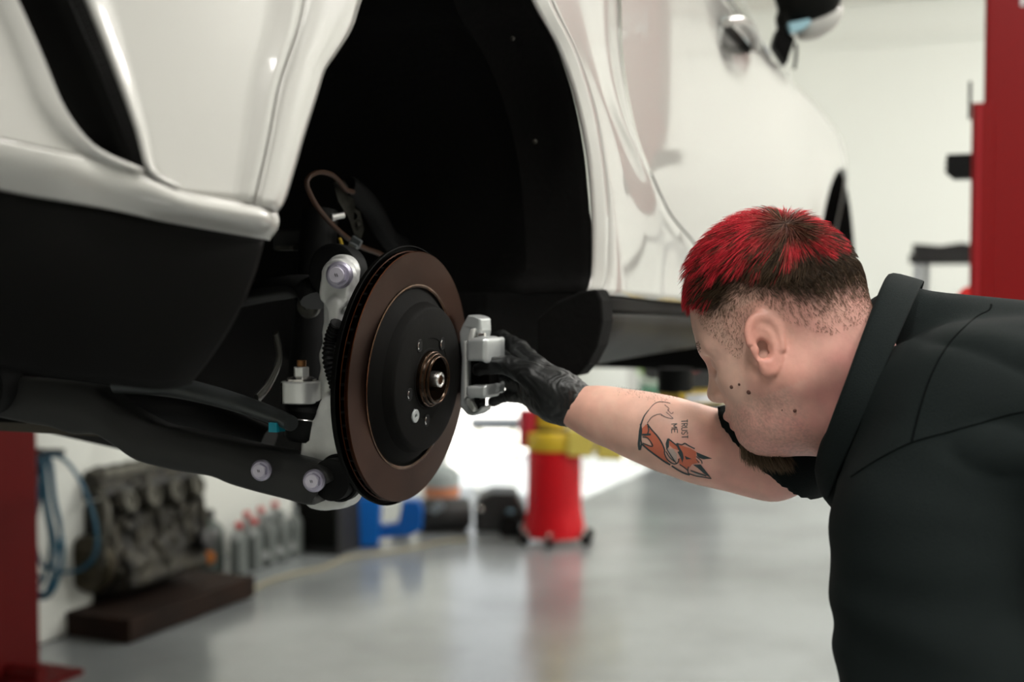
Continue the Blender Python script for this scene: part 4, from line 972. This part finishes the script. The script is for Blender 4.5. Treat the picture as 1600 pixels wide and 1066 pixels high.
# ear, left and right
EA = Vector((-.10, 0, .99)).normalized()
def f_ear(q):
    qa = q.copy(); qa[:, 1] = np.abs(qa[:, 1])
    ang = .42; c, s = math.cos(ang), math.sin(ang)
    r = qa-np.array((.010, .079, .001)); x = r[:, 0]*c+r[:, 1]*s; y = -r[:, 0]*s+r[:, 1]*c; z = r[:, 2]
    til = .16; x2 = x*math.cos(til)+z*math.sin(til); z2 = -x*math.sin(til)+z*math.cos(til)
    e = np.stack([x2, y, z2], 1)
    w = .0185+.004*np.clip(z2/.03, -1, 1)                        # wider at the top
    rr = np.sqrt((x2/w)**2+(z2/.033)**2); disc = np.maximum((rr-1)*.02, np.abs(y-.002*np.clip(rr, 0, 1.3))-.0032)
    d = disc
    rim = np.sqrt(((rr-.93)*.020)**2+(y-.0035)**2)-.0036         # helix
    rim = np.where((z2 < -.012) | ((x2 > .008) & (z2 < .002)), np.maximum(rim, .004), rim)
    d = smin(d, rim-.0004, .0015)
    ah = np.sqrt(((np.sqrt(((x2-.002)/.011)**2+((z2+.001)/.020)**2)-1)*.012)**2+(y-.003)**2)-.0026
    ah = np.where(x2 > .006, np.maximum(ah, .004), ah); d = smin(d, ah, .0015)
    d = smax(d, -s_ell(e, (.004, .004, -.004), (.0085, .0075, .0125)), .002)
    d = smax(d, -s_ell(e, (.0075, -.002, -.0045), (.0042, .014, .0075)), .002)
    d = smin(d, s_ell(e, (.0125, .002, -.003), (.004, .004, .006)), .003)       # tragus
    d = smin(d, s_ell(e, (.004, .001, -.026), (.010, .0042, .010)), .004)       # lobe
    return d
NK0 = hl(-.030, 0, -.035); NK1 = at(1370, 604, 1.46)
SHR = Vector((.50, 1.66, 1.34)); SHL = Vector((.440, 1.27, 1.300)); CH = Vector((.52, 1.42, 1.36))
armc = [(1.665, 898, 637, .0258), (1.655, 930, 645, .030), (1.645, 962, 654, .0345), (1.63, 1005, 667, .0405), (1.615, 1050, 681, .0440), (1.60, 1100, 697, .0445), (1.585, 1150, 707, .0445), (1.57, 1206, 716, .047)]
ARMP = [at(x, y, Y) for Y, x, y, r in armc]; ARMR = [r for *_, r in armc]
WR = ARMP[0]; ELB = ARMP[-1]
ELBL = Vector((.405, 1.20, 1.03)); HDL = Vector((.30, 1.26, .86)); HDL2 = Vector((.27, 1.31, .80))
def f_body(p):
    hd, q = f_head(p)
    n = s_cap(p, NK0, NK1, .064, .062)
    n = smin(n, s_cap(p, hl(.025, 0, -.075), at(1375, 650, 1.45), .048, .060), .03)
    d = smin(hd, n, .035)
    d = smin(d, f_ear(q), .005)
    t = s_cap(p, NK1+Vector((.02, 0, -.03)), CH+Vector((.12, -.06, -.09)), .040, .085)
    t = smin(t, s_cap(p, SHL, SHR, .05, .05), .03)
    d = smin(d, t, .02)
    a = chain(p, ARMP, ARMR, .02); a = smin(a, s_cap(p, ELB, SHR, .045, .056), .03)
    d = smin(d, a, .02)
    b = s_cap(p, SHL, ELBL, .054, .043); b = smin(b, s_cap(p, ELBL, HDL, .043, .027), .03); b = smin(b, s_cap(p, HDL, HDL2, .027, .032), .03)
    for k in (-1.5, -.5, .5, 1.5):
        o = Vector((.02, .004, 0))*k; b = smin(b, s_cap(p, HDL2+o*.8, HDL2+o+Vector((-.02, .045, -.075-.01*(1.5-abs(k)))), .0105, .0085), .006)
    b = smin(b, s_cap(p, HDL, HDL2+Vector((-.055, .0, -.03)), .014, .010), .012)
    return smin(d, b, .02)
def body_tint(co):
    q = tol(co); n = len(co); base = np.tile(np.array((.84, .515, .41)), (n, 1))
    pink = np.array((.85, .37, .33)); pale = np.array((.86, .58, .45))
    nz = noise3(co, 22, 1)*.5+noise3(co, 60, 2)*.3
    dh = np.linalg.norm(q, axis=1)
    head = 1-ss(.2, .26, dh)
    k = head*np.clip(.5*ss(-.02, -.09, q[:, 2])*1+.5*ss(.03, -.05, q[:, 0])+.25*nz, 0, .85)
    col = base*(1-k[:, None])+pink*k[:, None]
    # ear redder at the rim
    e = np.exp(-((np.abs(q[:, 1])-.09)/.016)**2)*(np.abs(q[:, 0]) < .05)*(np.abs(q[:, 2]) < .05); col = col*(1-.6*e[:, None])+np.array((.78, .28, .22))*(.6*e[:, None])
    # arm: pale inner side, pinker by the glove
    dw = np.linalg.norm(co-A3(WR), axis=1); w = (1-head)*np.exp(-(dw/.09)**2)*.7; col = col*(1-w[:, None])+np.array((.82, .42, .32))*w[:, None]
    up = (1-head)*ss(.0, .5, nz)*.3; col = col*(1-up[:, None])+pale*up[:, None]
    # close cropped hair and stubble
    fine = np.random.default_rng(8).random(n)
    x, y, z = q.T
    crop = hairmask(q); c1 = np.clip(crop*1.0, 0, 1)*(.6+.4*fine)*.75; col = col*(1-c1[:, None])+np.array((.17, .11, .085))*c1[:, None]
    full = ss(.5, .95, crop); col = col*(1-full[:, None]*.9)+np.array((.03, .017, .012))*full[:, None]*.9
    st = head*ss(-.035, -.06, z)*ss(-.005, .02, x)*(np.abs(y) < .085)*ss(.165, .14, dh)*.34*fine; col = col*(1-st[:, None])+np.array((.16, .10, .085))*st[:, None]
    lip = np.exp(-((x-.103)/.012)**2-((z+.0605)/.010)**2-(y/.026)**4); col = col*(1-.6*lip[:, None])+np.array((.55, .20, .17))*.6*lip[:, None]
    nd = np.exp(-((x-.104)/.007)**2-((z+.0435)/.005)**2); col *= (1-.8*nd[:, None]*(np.abs(y) > .003)[:, None])  # nostril shade painted into the skin colour
    return np.clip(col, 0, 1)
def hairmask(q):
    """1 in full hair, fading to 0 at the skin fade; head coordinates"""
    x, y, z = q.T
    lo = .014-.030*ss(-.015, -.06, x)+.022*np.exp(-((x-.012)/.022)**2)                 # lower edge of the fade
    front = .086-.55*np.maximum(0, z-.02)*0
    sb = np.exp(-((x-.046)/.014)**2)*.045                                           # sideburn
    lo2 = lo-sb
    f = np.clip((z-lo2+.022)/.100, 0, 1)
    hl_ = ss(.082, .070, x-.0-.55*np.maximum(0, z-.080)-(0.012)*ss(.05, .0, np.abs(y)))   # front hairline
    hl_ = np.where(z > .105, 1, hl_)
    f = f*(1-.55*ss(.015, .045, x)*ss(.085, .045, z))
    return f*hl_*(np.linalg.norm(q, axis=1) < .2)*ss(-.05, -.03, z)
me = relax(snet('person', f_body, (.04, 1.05, .66), (.88, 1.86, 1.74), .0022), 2)
vcol(me, 'tint', body_tint)
PER = finish('person', me, M['skin'])
tag(PER, 'mechanic with red-tipped dark hair and black work shirt reaching for the brake caliper', 'person')
BVH = BVHTree.FromPolygons([v.co.copy() for v in me.vertices], [tuple(p.vertices) for p in me.polygons])
def hitp(x, y, lift=.0004):
    r = ray(x, y); loc, nor, i, d = BVH.ray_cast(CAMP, r.normalized())
    if loc is None: return None
    if nor.dot(r) > 0: nor = -nor
    return loc+nor*lift

# --- glove
G = lambda x, y, Y: at(x, y, Y)
fing = [[G(838, 575, 1.70), G(812, 546, 1.745), G(784, 528, 1.795), G(764, 533, 1.82), G(750, 548, 1.822)],
        [G(840, 592, 1.72), G(815, 572, 1.765), G(786, 560, 1.83), G(765, 566, 1.845), G(750, 578, 1.842)],
        [G(842, 612, 1.725), G(818, 598, 1.775), G(790, 592, 1.832), G(770, 596, 1.845), G(756, 606, 1.842)],
        [G(846, 630, 1.725), G(822, 620, 1.775), G(798, 618, 1.82), G(782, 621, 1.835), G(770, 628, 1.835)]]
frad = [[.015, .0125, .0105, .0098, .0088], [.015, .0125, .0108, .0098, .0088], [.015, .0120, .0102, .0094, .0084], [.014, .0112, .0095, .0088, .0078]]
thumb = [G(872, 612, 1.655), G(832, 588, 1.668), G(795, 571, 1.690), G(768, 571, 1.705), G(748, 578, 1.712)]
trad = [.022, .0175, .0125, .0115, .0088]
AXW = (ARMP[1]-WR).normalized()
CUF = G(905, 637, 1.666)
def f_glove(p):
    d = s_cap(p, CUF+AXW*.004, G(868, 618, 1.676), .0288, .030)
    d = smin(d, chain(p, [G(872, 616, 1.672), G(842, 592, 1.705), G(822, 575, 1.735)], [.029, .024, .016], .01), .02)
    d = smin(d, chain(p, [G(872, 625, 1.68), G(848, 622, 1.715), G(826, 614, 1.755)], [.026, .022, .015], .01), .02)
    for f, r in zip(fing, frad): d = smin(d, chain(p, f, r, .003), .008)
    d = smin(d, chain(p, thumb, trad, .004), .012)
    s = (p-A3(CUF))@A3(AXW)
    # wrinkles: rings at the wrist, creases on fingers and thumb base
    wr = noise3(p, 30, 3); wr2 = noise3(p, 75, 8)
    d = d+.0007*np.sin(s*620+4.5*wr+1.5*wr2)*ss(-.045, -.008, s)+.0005*np.sin((p@A3(Vector((.6, .3, .7))))*640+4*wr+wr2)*ss(-.03, -.06, s)+.0006*wr*wr2
    d = smax(d, s-.004, .002)
    ang = p-A3(CUF)-np.outer(s, A3(AXW)); rr = np.linalg.norm(ang, axis=1)
    d = smin(d, np.sqrt((rr-.0288)**2+(s-.003-.002*wr)**2)-.0024, .002)
    return d
gl = MB  # noqa
M['glove'] = newmat('black_nitrile', (.009, .0095, .0095), .46, bump=.2, bscale=130, spec=.4)
smoothshape('glove', f_glove, G(740, 640, 1.75)-Vector((.02, .16, .03)), G(915, 500, 1.75)+Vector((.03, .14, .03)), .0014, M['glove'], PER, it=1)

# --- eyes, brows, moles
MB().sphere(hl(.0765, .031, .006), .0112, 20, 14).build('eyeball', newmat('eye_white', (.35, .28, .25), .15), PER)
MB().sphere(hl(.0765, -.031, .006), .0112, 20, 14).build('eyeball', M['eye_white'] if 'eye_white' in M else bpy.data.materials['eye_white'], PER)
mm = newmat('mole', (.10, .035, .025), .6)
for x, y, r in ((1143, 605, .0022), (1155, 601, .0015), (1170, 613, .0026), (1242, 642, .0021), (1222, 641, .0008)):
    p = hitp(x, y, 0)
    if p: MB().sphere(p, r, 12, 8).build('mole', mm, PER)

# --- hair: strands grown from the scalp
M['hairm'] = newmat('hair', (.03, .018, .012), .55, spec=.2)
def hairnodes():
    nt = M['hairm'].node_tree; a = nt.nodes.new('ShaderNodeVertexColor'); a.layer_name = 'tint'; nt.links.new(a.outputs[0], nt.nodes['Principled BSDF'].inputs['Base Color'])
hairnodes()
def strands(name, roots, guide, parent=PER, seg=4):
    """roots: list of (point, normal); guide(point, normal) -> (points, radius, colours)"""
    vs = []; fs = []; cs = []
    for p, nrm in roots:
        g = guide(p, nrm)
        if g is None: continue
        pts, r, cols = g; k = len(vs); m = len(pts); t = (pts[-1]-pts[0]).normalized(); x, y, _ = frame(t)
        for i, q in enumerate(pts):
            rr = r*(1-(i/(m-1))**1.5*.85)
            for a in (0, 2.094, 4.189): vs.append(q+x*(rr*math.cos(a))+y*(rr*math.sin(a))); cs.append(cols[i])
        for i in range(m-1):
            for a in range(3): b = (a+1) % 3; fs.append((k+i*3+a, k+i*3+b, k+i*3+3+b, k+i*3+3+a))
    me = bpy.data.meshes.new(name); me.from_pydata([tuple(v) for v in vs], [], fs); me.update()
    a = me.color_attributes.new('tint', 'FLOAT_COLOR', 'POINT'); a.data.foreach_set('color', np.concatenate([np.array(cs), np.ones((len(cs), 1))], 1).astype(np.float32).ravel())
    return finish(name, me, M['hairm'], parent)
co = np.empty(len(me.vertices)*3, np.float32); me.vertices.foreach_get('co', co); co = co.reshape(-1, 3).astype(float)
no = np.empty(len(me.vertices)*3, np.float32); me.vertices.foreach_get('normal', no); no = no.reshape(-1, 3).astype(float)
Q = tol(co); HMK = hairmask(Q); earz = f_ear(Q) < .004
idx = np.where((HMK > .22) & ~earz)[0]
WH = np.array((-.055, .034, .112))                                        # the whorl
rh = random.Random(3)
def hv(p): return Vector(tol(np.array([p]))[0])
def to_w(v): return HF*v.x+HL*v.y+HU*v.z
def hairguide(p, n):
    q = hv(p); m = float(hairmask(np.array([tuple(q)]))[0])
    if m < .2: return None
    d = q-Vector(WH); fl = Vector((d.x, d.y, d.z)); nl = Vector(tol(np.array([tuple(Vector(p)+n)]))[0])-q
    fl = Vector((q.x-WH[0]+.004, (q.y-WH[1])*.9, -.35*abs(q.y)-.06*max(0, -(q.x-WH[0])))) if q.z > .06 else Vector((.35 if q.x > 0 else -.25, .0, -1))
    fl = fl-nl*fl.dot(nl)
    if fl.length < 1e-5: fl = Vector((1, 0, 0))
    fl.normalize(); top = float(ss(.045, .100, q.z))
    L = (.0028+.013*float(ss(.35, .95, m))+.022*top*float(ss(.7, 1, m)))*rh.uniform(.75, 1.15)
    if q.x > .045: L *= .62
    L *= 1-.3*float(ss(-.04, -.085, q.x))
    lift = (.55-.12*top if m > .6 else .4)*(.55+.45*float(ss(.0, .035, (q-Vector(WH)).length)))*(1-.45*float(ss(-.03, -.08, q.x)))
    cl = noise3(np.array([tuple(q)]), 60, 9)[0]; cl2 = noise3(np.array([tuple(q)]), 75, 12)[0]
    side = nl.cross(fl); fl = (fl+side*(.35*cl+rh.uniform(-.16, .16))).normalized()
    pts = []
    for i in range(5):
        t = i/4; loc = q+fl*(L*t)+nl*(L*lift*math.sin(t*1.9)*.62+.0005); pts.append(HO+to_w(loc))
    red = float(ss(.094, .114, q.z+.024*cl2+.012*cl+.006*rh.uniform(-1, 1)+.040*float(ss(.045, .085, q.x))+.012*float(ss(-.04, -.08, q.x))))
    red *= .1+.9*float(ss(.010, .026, (q-Vector(WH)).length))
    red *= float(ss(-1.1, -.1, cl2+.5*rh.uniform(-1, 1)))
    dk = Vector((.045, .027, .014))*rh.uniform(.3, 2.2); dk = dk.lerp(Vector((.22, .14, .10)), float(ss(.85, .3, m)))
    rd = Vector((.60, .010, .030)).lerp(Vector((.95, .07, .09)), rh.random()**2)
    cols = [tuple(dk.lerp(rd, min(1, red*(.15+1.1*(i/4)**.8)))) for i in range(5)]
    return pts, (.00018 if m < .45 else .00026 if m < .7 else .00045), cols
roots = []
wts = .5+HMK[idx]; wts = wts/wts.sum()
for i in RNG.choice(idx, 25000, p=wts):
    n = Vector(no[i]); j = Vector((rh.uniform(-1, 1), rh.uniform(-1, 1), rh.uniform(-1, 1)))*.0013; j -= n*j.dot(n)
    roots.append((Vector(co[i])+j, n))
strands('hair', roots, hairguide)
# goatee and chin beard
bm_ = (Q[:, 2] < -.088) & (Q[:, 0] > .058) & (np.abs(Q[:, 1]) < .024) & (Q[:, 2] > -.125)
bi = np.where(bm_)[0]
def beardguide(p, n):
    q = hv(p); w = float(ss(.036, .02, abs(q.y)))*float(ss(.045, .062, q.x)); L = (.004+.018*w)*rh.uniform(.5, 1.1)
    nl = Vector(tol(np.array([tuple(Vector(p)+n)]))[0])-q; d = (Vector((-.1, 0, -1))+nl*.5+Vector((rh.uniform(-.25, .25), rh.uniform(-.2, .2), 0))).normalized()
    pts = [HO+to_w(q+d*(L*t)+Vector((-.12*L*t*t, 0, 0))) for t in (0, .33, .66, 1)]
    c = Vector((.14, .095, .058)).lerp(Vector((.05, .032, .02)), rh.random()); return pts, .00042, [tuple(c*(1+.4*t)) for t in (0, .33, .66, 1)]
if len(bi): strands('beard', [(Vector(co[i]), Vector(no[i])) for i in RNG.choice(bi, 1100)], beardguide)
# brows and lashes
ebi = np.where((np.abs(Q[:, 2]-.031) < .006) & (Q[:, 0] > .062) & (np.abs(Q[:, 1]) > .012) & (np.abs(Q[:, 1]) < .046))[0]
def browguide(p, n):
    q = hv(p); s = 1 if q.y > 0 else -1; L = .0032*rh.uniform(.6, 1.1); d = (Vector((-.6, .9*s, .25))+(Vector(tol(np.array([tuple(Vector(p)+n)]))[0])-q)*.5).normalized()
    c = (.05, .03, .02); return [HO+to_w(q+d*(L*t)) for t in (0, .5, 1)], .0004, [c]*3
for sgn in (-1, 1):
    eb = ebi[Q[ebi, 1]*sgn > 0]; strands('eyebrow', [(Vector(co[i]), Vector(no[i])) for i in RNG.choice(eb, 90)], browguide)
# fine arm hair along the top edge of the forearm
ai = np.where((np.linalg.norm(Q, axis=1) > .2) & (co[:, 0] > ARMP[2].x) & (co[:, 0] < ARMP[6].x) & (co[:, 1] > 1.45) & (no[:, 2] > .82) & (co[:, 2] > 1.25))[0]
def armguide(p, n):
    L = .004*rh.uniform(.5, 1.2); d = (n*.45-AXW*.2+Vector((rh.uniform(-.6, .6), rh.uniform(-.6, .6), .2))).normalized(); c = (.16, .09, .05)
    return [p+d*(L*t) for t in (0, .5, 1)], .00012, [c]*3
if len(ai): strands('arm_hair', [(Vector(co[i]), Vector(no[i])) for i in RNG.choice(ai, 300)], armguide)

# --- tattoo on the forearm: a fox with lettering
def decal(name, polys, strokes, mat, lift):
    from mathutils.geometry import delaunay_2d_cdt
    mb = MB()
    for poly in polys:
        P = [Vector(q) for q in poly]; n = len(P); x0 = min(q.x for q in P); x1 = max(q.x for q in P); y0 = min(q.y for q in P); y1 = max(q.y for q in P)
        dens = []
        for i in range(n):
            a, b = P[i], P[(i+1) % n]; k = max(1, int((b-a).length/2))
            dens += [a.lerp(b, j/k) for j in range(k)]
        grid = [Vector((x, y)) for x in np.arange(x0+1, x1, 2.2) for y in np.arange(y0+1, y1, 2.2)]
        r = delaunay_2d_cdt(dens+grid, [], [list(range(len(dens)))], 1, 1e-4)
        vs = [hitp(v.x, v.y, lift) for v in r[0]]; fs = [tuple(f) for f in r[2] if all(vs[i] is not None for i in f)]
        mb.add([v or Vector() for v in vs], fs)
    for pts, w in strokes:
        c = cr([Vector((*q, 0)) for q in pts], max(4, int(2+sum((Vector(a)-Vector(b)).length for a, b in zip(pts, pts[1:]))/1.6))); A = []; B = []
        for i, q in enumerate(c):
            t = (c[min(i+1, len(c)-1)]-c[max(i-1, 0)]).normalized(); ww = w if not hasattr(w, '__len__') else w[0]+(w[1]-w[0])*i/(len(c)-1)
            a = hitp(q.x-t.y*ww/2, q.y+t.x*ww/2, lift); b = hitp(q.x+t.y*ww/2, q.y-t.x*ww/2, lift)
            if a and b: A.append(a); B.append(b)
        if len(A) > 1: mb.loft([A, B])
    o = mb.build(name, mat, PER); return o
T = lambda pts: [(980+x*.1126, 640+y*.1126) for x, y in pts]            # measured off a close-up of the arm
inkm = newmat('tattoo_ink', (.035, .055, .06), .5); inkr = newmat('tattoo_orange', (.62, .16, .09), .5); inkl = newmat('tattoo_fine_line', (.16, .12, .12), .5); inkw = newmat('tattoo_pale', (.50, .40, .36), .5)
decal('tattoo_fill', [T([(265, 205), (330, 290), (420, 380), (480, 480), (520, 570), (540, 680), (590, 760), (480, 690), (350, 590), (240, 510), (215, 480), (340, 510), (300, 400), (205, 350), (200, 270)]),
                      T([(700, 480), (790, 510), (880, 540), (960, 590), (955, 680), (1010, 730), (900, 760), (840, 840), (730, 760), (700, 690), (770, 650), (740, 560)]),
                      T([(575, 415), (640, 470), (700, 520), (720, 570), (640, 540), (590, 500)])], [], inkr, .00035)
decal('tattoo_pale_fill', [T([(560, 540), (640, 550), (690, 620), (690, 720), (600, 680)]), T([(890, 860), (1000, 880), (1100, 920), (1000, 930)])], [], inkw, .00036)
decal('tattoo_outline', [T([(960, 590), (1040, 625), (1180, 680), (1060, 690), (1000, 670), (970, 640)]), T([(915, 765), (1020, 760), (1090, 850), (1170, 955), (1060, 880), (980, 810)]),
                         T([(560, 400), (585, 430), (580, 520), (545, 560), (535, 470)]), T([(800, 640), (840, 660), (900, 685), (820, 690)]), T([(700, 590), (750, 560), (780, 680), (770, 740), (740, 660)])],
      [(T(a), w) for a, w in (([(300, 10), (240, 90), (200, 190), (180, 290), (172, 400), (165, 480), (180, 560)], (1.2, 4.5)), ([(185, 200), (200, 290), (190, 400), (200, 480), (180, 560)], 2.5),
       ([(280, 200), (340, 280), (420, 370), (480, 460), (520, 560), (515, 600)], 2.2), ([(210, 480), (300, 560), (420, 650), (520, 720), (600, 765)], 2.6), ([(210, 350), (260, 350), (330, 345)], 3), ([(290, 230), (300, 290), (280, 350)], 2),
       ([(215, 380), (290, 400), (355, 510), (215, 465)], 1.8), ([(570, 405), (640, 460), (700, 510), (745, 570)], 2), ([(690, 470), (720, 540), (760, 610), (770, 690)], 3.4), ([(690, 470), (760, 490), (800, 470), (850, 500), (940, 545)], 1.8),
       ([(515, 600), (560, 690), (640, 750), (700, 740), (720, 680)], 1.8), ([(540, 580), (590, 660), (660, 720)], 1.5), ([(550, 545), (610, 640), (680, 740)], 1.5), ([(730, 760), (790, 800), (850, 850)], 1.6), ([(850, 790), (845, 860), (870, 900)], 1.6),
       ([(620, 780), (680, 820), (730, 850), (790, 880), (870, 905)], 2.4), ([(870, 890), (960, 920), (1080, 940), (1170, 955)], 1.6), ([(880, 845), (980, 880), (1100, 920)], 1.8), ([(960, 650), (1030, 710), (1040, 750)], 1.5), ([(960, 690), (1000, 740)], 1.2))], inkm, .0006)
decal('tattoo_fine_line', [], [(T(a), w) for a, w in (([(300, 10), (360, -60), (430, -100), (520, -100), (600, -80)], .9), ([(280, 190), (340, 110), (410, 75), (470, 65)], 1.1), ([(470, 65), (490, 95), (470, 70), (540, 110), (630, 130)], 1), ([(540, 40), (600, 90), (640, 130)], 1), ([(560, 0), (610, 60), (640, 40)], .8), ([(520, -60), (580, -10), (560, 30)], .8))], inkl, .0006)
# lettering reads TRUST / ME, turned to run along the arm
def letters(txt, ox, oy, dirv, upv, w, h, adv):
    GL = {'T': [[(0, 1), (1, 1)], [(.5, 1), (.5, 0)]], 'R': [[(0, 0), (0, 1)], [(0, 1), (.9, .85), (.8, .55), (0, .5)], [(.35, .5), (1, 0)]], 'U': [[(0, 1), (.02, .2), (.5, 0), (.95, .2), (1, 1)]],
          'S': [[(1, .9), (.5, 1), (.05, .8), (.4, .52), (.95, .3), (.6, 0), (0, .1)]], 'M': [[(0, 0), (0, 1)], [(0, 1), (.5, .35)], [(.5, .35), (1, 1)], [(1, 1), (1, 0)]], 'E': [[(1, 1), (0, 1)], [(0, 1), (0, 0)], [(0, 0), (1, 0)], [(0, .5), (.8, .5)]]}
    out = []
    for i, c in enumerate(txt):
        for s in GL[c]: out.append(([(ox+dirv[0]*(i*adv+x*w)+upv[0]*y*h, oy+dirv[1]*(i*adv+x*w)+upv[1]*y*h) for x, y in s], 1.15))
    return out
decal('tattoo_lettering', [], letters('TRUST', 1064.5, 656.5, (.03, 1), (1, -.05), 4.6, 9.5, 6.1)+letters('ME', 1049, 663, (.05, 1), (1, -.05), 6.0, 9.0, 8.2), inkm, .0006)

# --- work shirt
M['shirt'] = newmat('black_work_cloth', (.0062, .0100, .0098), .85, noise=.12, nscale=6, bump=.35, bscale=900, spec=.15)
TA = Vector((.85, -.42, -.31)).normalized(); TL = (SHL-SHR).normalized(); TN = TL.cross(TA); TN = TN if TN.z > 0 else -TN
HIP = Vector((.92, 1.20, 1.02))
def f_shirt(p):
    RT = RM(TA, TL, TN)
    d = s_cap(p, SHL+TL*-.01, SHR+TL*.01, .080, .080)
    d = smin(d, s_ell(p, CH+TA*.12+TN*-.015, (.24, .185, .140), RT), .04)
    d = smin(d, s_cap(p, CH+TA*.16-TN*.03, HIP, .150, .150), .09)
    d = smin(d, s_cap(p, at(1362, 735, 1.40), at(1440, 770, 1.40), .062, .11), .035)
    d = smin(d, s_cap(p, NK1+Vector((.075, .0, -.01)), CH+TA*.10+TN*.03, .05, .09), .04)
    sl = s_cap(p, SHL+Vector((-.030, .0, -.050)), ELBL+Vector((.005, .01, .04)), .092, .096); d = smin(d, sl, .035)
    # right sleeve, open toward the elbow
    ax = (SHR-ELB).normalized(); h0 = at(1135, 706, 1.585)
    rs = smin(s_cap(p, h0, ELB, .0565, .062), s_cap(p, ELB, SHR, .062, .075), .03); s = (p-A3(at(1192, 716, 1.545)))@A3(Vector((.62, -.40, .68)).normalized()); rs = smax(rs, -s, .002)
    inner = np.minimum(s_cap(p, h0-(ELB-h0), ELB, .0535, .0535), s_cap(p, ELB, ELB+ax*.05, .0535, .05))
    d = smin(d, rs, .02); d = np.where(s < .06, smax(d, -inner, .002), d)
    d = smin(d, s_cap(p, at(1402, 532, 1.47), at(1455, 620, 1.45), .047, .06), .02)
    d = smin(d, s_cap(p, at(1420, 528, 1.47), at(1640, 604, 1.42), .056, .085), .03)
    # folds
    q = p-A3(SHL); a = q@A3(TA); l = q@A3(TL); zz = q[:, 2]; n = noise3(p, 5, 21)
    rid = lambda t: 1-2*np.abs(np.sin(t))**.7
    f = .0045*rid((a*.5+zz*1.2+l*.3)*24+2.4*n)*np.exp(-((a-.03)/.15)**2)*ss(-.03, .05, zz)
    f += .0050*rid((a*.9-zz*.75+l*.35)*19+2.0*n)*ss(.04, .14, a)
    f += .006*np.exp(-((zz-.012+.25*a)/.022)**2)*ss(.2, .0, np.abs(a-.05))
    f += .002*np.sin((zz*.9+a*.3)*70+3*n)*ss(-.02, -.10, zz)
    return d+f+.003*noise3(p, 7, 30)
SHT = smoothshape('work_shirt', f_shirt, (.12, .95, .86), (1.12, 1.84, 1.60), .0052, M['shirt'], PER, it=2)
sm = SHT.data; SBV = BVHTree.FromPolygons([v.co.copy() for v in sm.vertices], [tuple(p.vertices) for p in sm.polygons])
def shp(x, y, lift=.0001):
    r = ray(x, y); h = SBV.ray_cast(CAMP, r.normalized()); return h[0]+h[1]*lift if h[0] is not None and h[1].dot(r) < 0 else (h[0]-h[1]*lift if h[0] is not None else None)
M['seam'] = newmat('seam_and_shade_line', (.002, .003, .003), .9, spec=.05)
for path in (((1549, 476), (1545, 485), (1522, 498), (1484, 536), (1458, 580), (1440, 630), (1424, 692)), ((1330, 745), (1372, 718), (1424, 692), (1480, 676), (1530, 662), (1570, 650), (1620, 640))):  # yoke seam, then a dark line painting the shoulder's lit-to-shaded edge
    P = [q for q in (shp(v.x, v.y) for v in cr([Vector((*q, 0)) for q in path], 60)) if q is not None]
    if len(P) > 3: MB().tube(P, .0012, 6, 0, flat=.6).build('seam', M['seam'], PER)
# collar: stand and fall around the neck
cc = at(1332, 590, 1.44); c_up = (at(1386, 434, 1.47)-cc); c_dn = at(1274, 738, 1.42)-cc
cn = HL*.085
def ringp(a, k=1.0, off=Vector()):
    c = math.cos(a); s = math.sin(a); return cc+(c_up*c if c > 0 else c_dn*-c)*k+Vector((-.034, -.105, .006))*(s*k)+off
an = np.linspace(-pi*.93, pi*.93, 60)
ow = (at(1434, 462, 1.45)-at(1388, 436, 1.45))
rows = [[ringp(a, .93, ow*.35) for a in an], [ringp(a, .97, ow*.06) for a in an], [ringp(a, 1.0, ow*-.05) for a in an], [ringp(a, 1.05, ow*.10+Vector((0, 0, .004))) for a in an], [ringp(a, 1.12, ow*(.45+.2*math.cos(a))) for a in an], [ringp(a, 1.19, ow*(.85+.25*math.cos(a))-Vector((0, 0, .004))) for a in an]]
MB().loft(rows).build('collar', M['shirt'], PER, solid=.0022, sangle=80, sub=1)
# trousers and boots, below the picture
def f_tr(p):
    d = s_cap(p, HIP+Vector((-.02, .02, -.02)), HIP+Vector((.03, -.01, -.06)), .152, .150)
    for s in (-1, 1):
        h = HIP+TL*(.10*s)+Vector((0, 0, -.08)); k = Vector((h.x-.06, h.y+.03, .50)); a = Vector((h.x+.06, h.y, .09))
        d = smin(d, s_cap(p, h, k, .10, .072), .05); d = smin(d, s_cap(p, k, a, .072, .062), .03)
    return d+.004*noise3(p, 6, 40)
smoothshape('trousers', f_tr, (.5, .8, .02), (1.3, 1.6, 1.22), .009, newmat('dark_trousers', (.015, .016, .018), .85), PER)
for s in (-1, 1):
    h = HIP+TL*(.10*s); a = Vector((h.x+.06, h.y, 0))
    def f_b(p, a=a): return smax(smin(s_cap(p, a+Vector((.02, 0, .045)), a+Vector((-.17, .07, .035)), .048, .042), s_cap(p, a+Vector((0, 0, .05)), a+Vector((0, 0, .12)), .05, .052), .03), -(p[:, 2]-.002), .004)
    smoothshape('boot', f_b, a+Vector((-.24, -.08, -.01)), a+Vector((.09, .15, .19)), .006, newmat('black_boot', (.012, .011, .010), .5) if s < 0 else bpy.data.materials['black_boot'], PER)
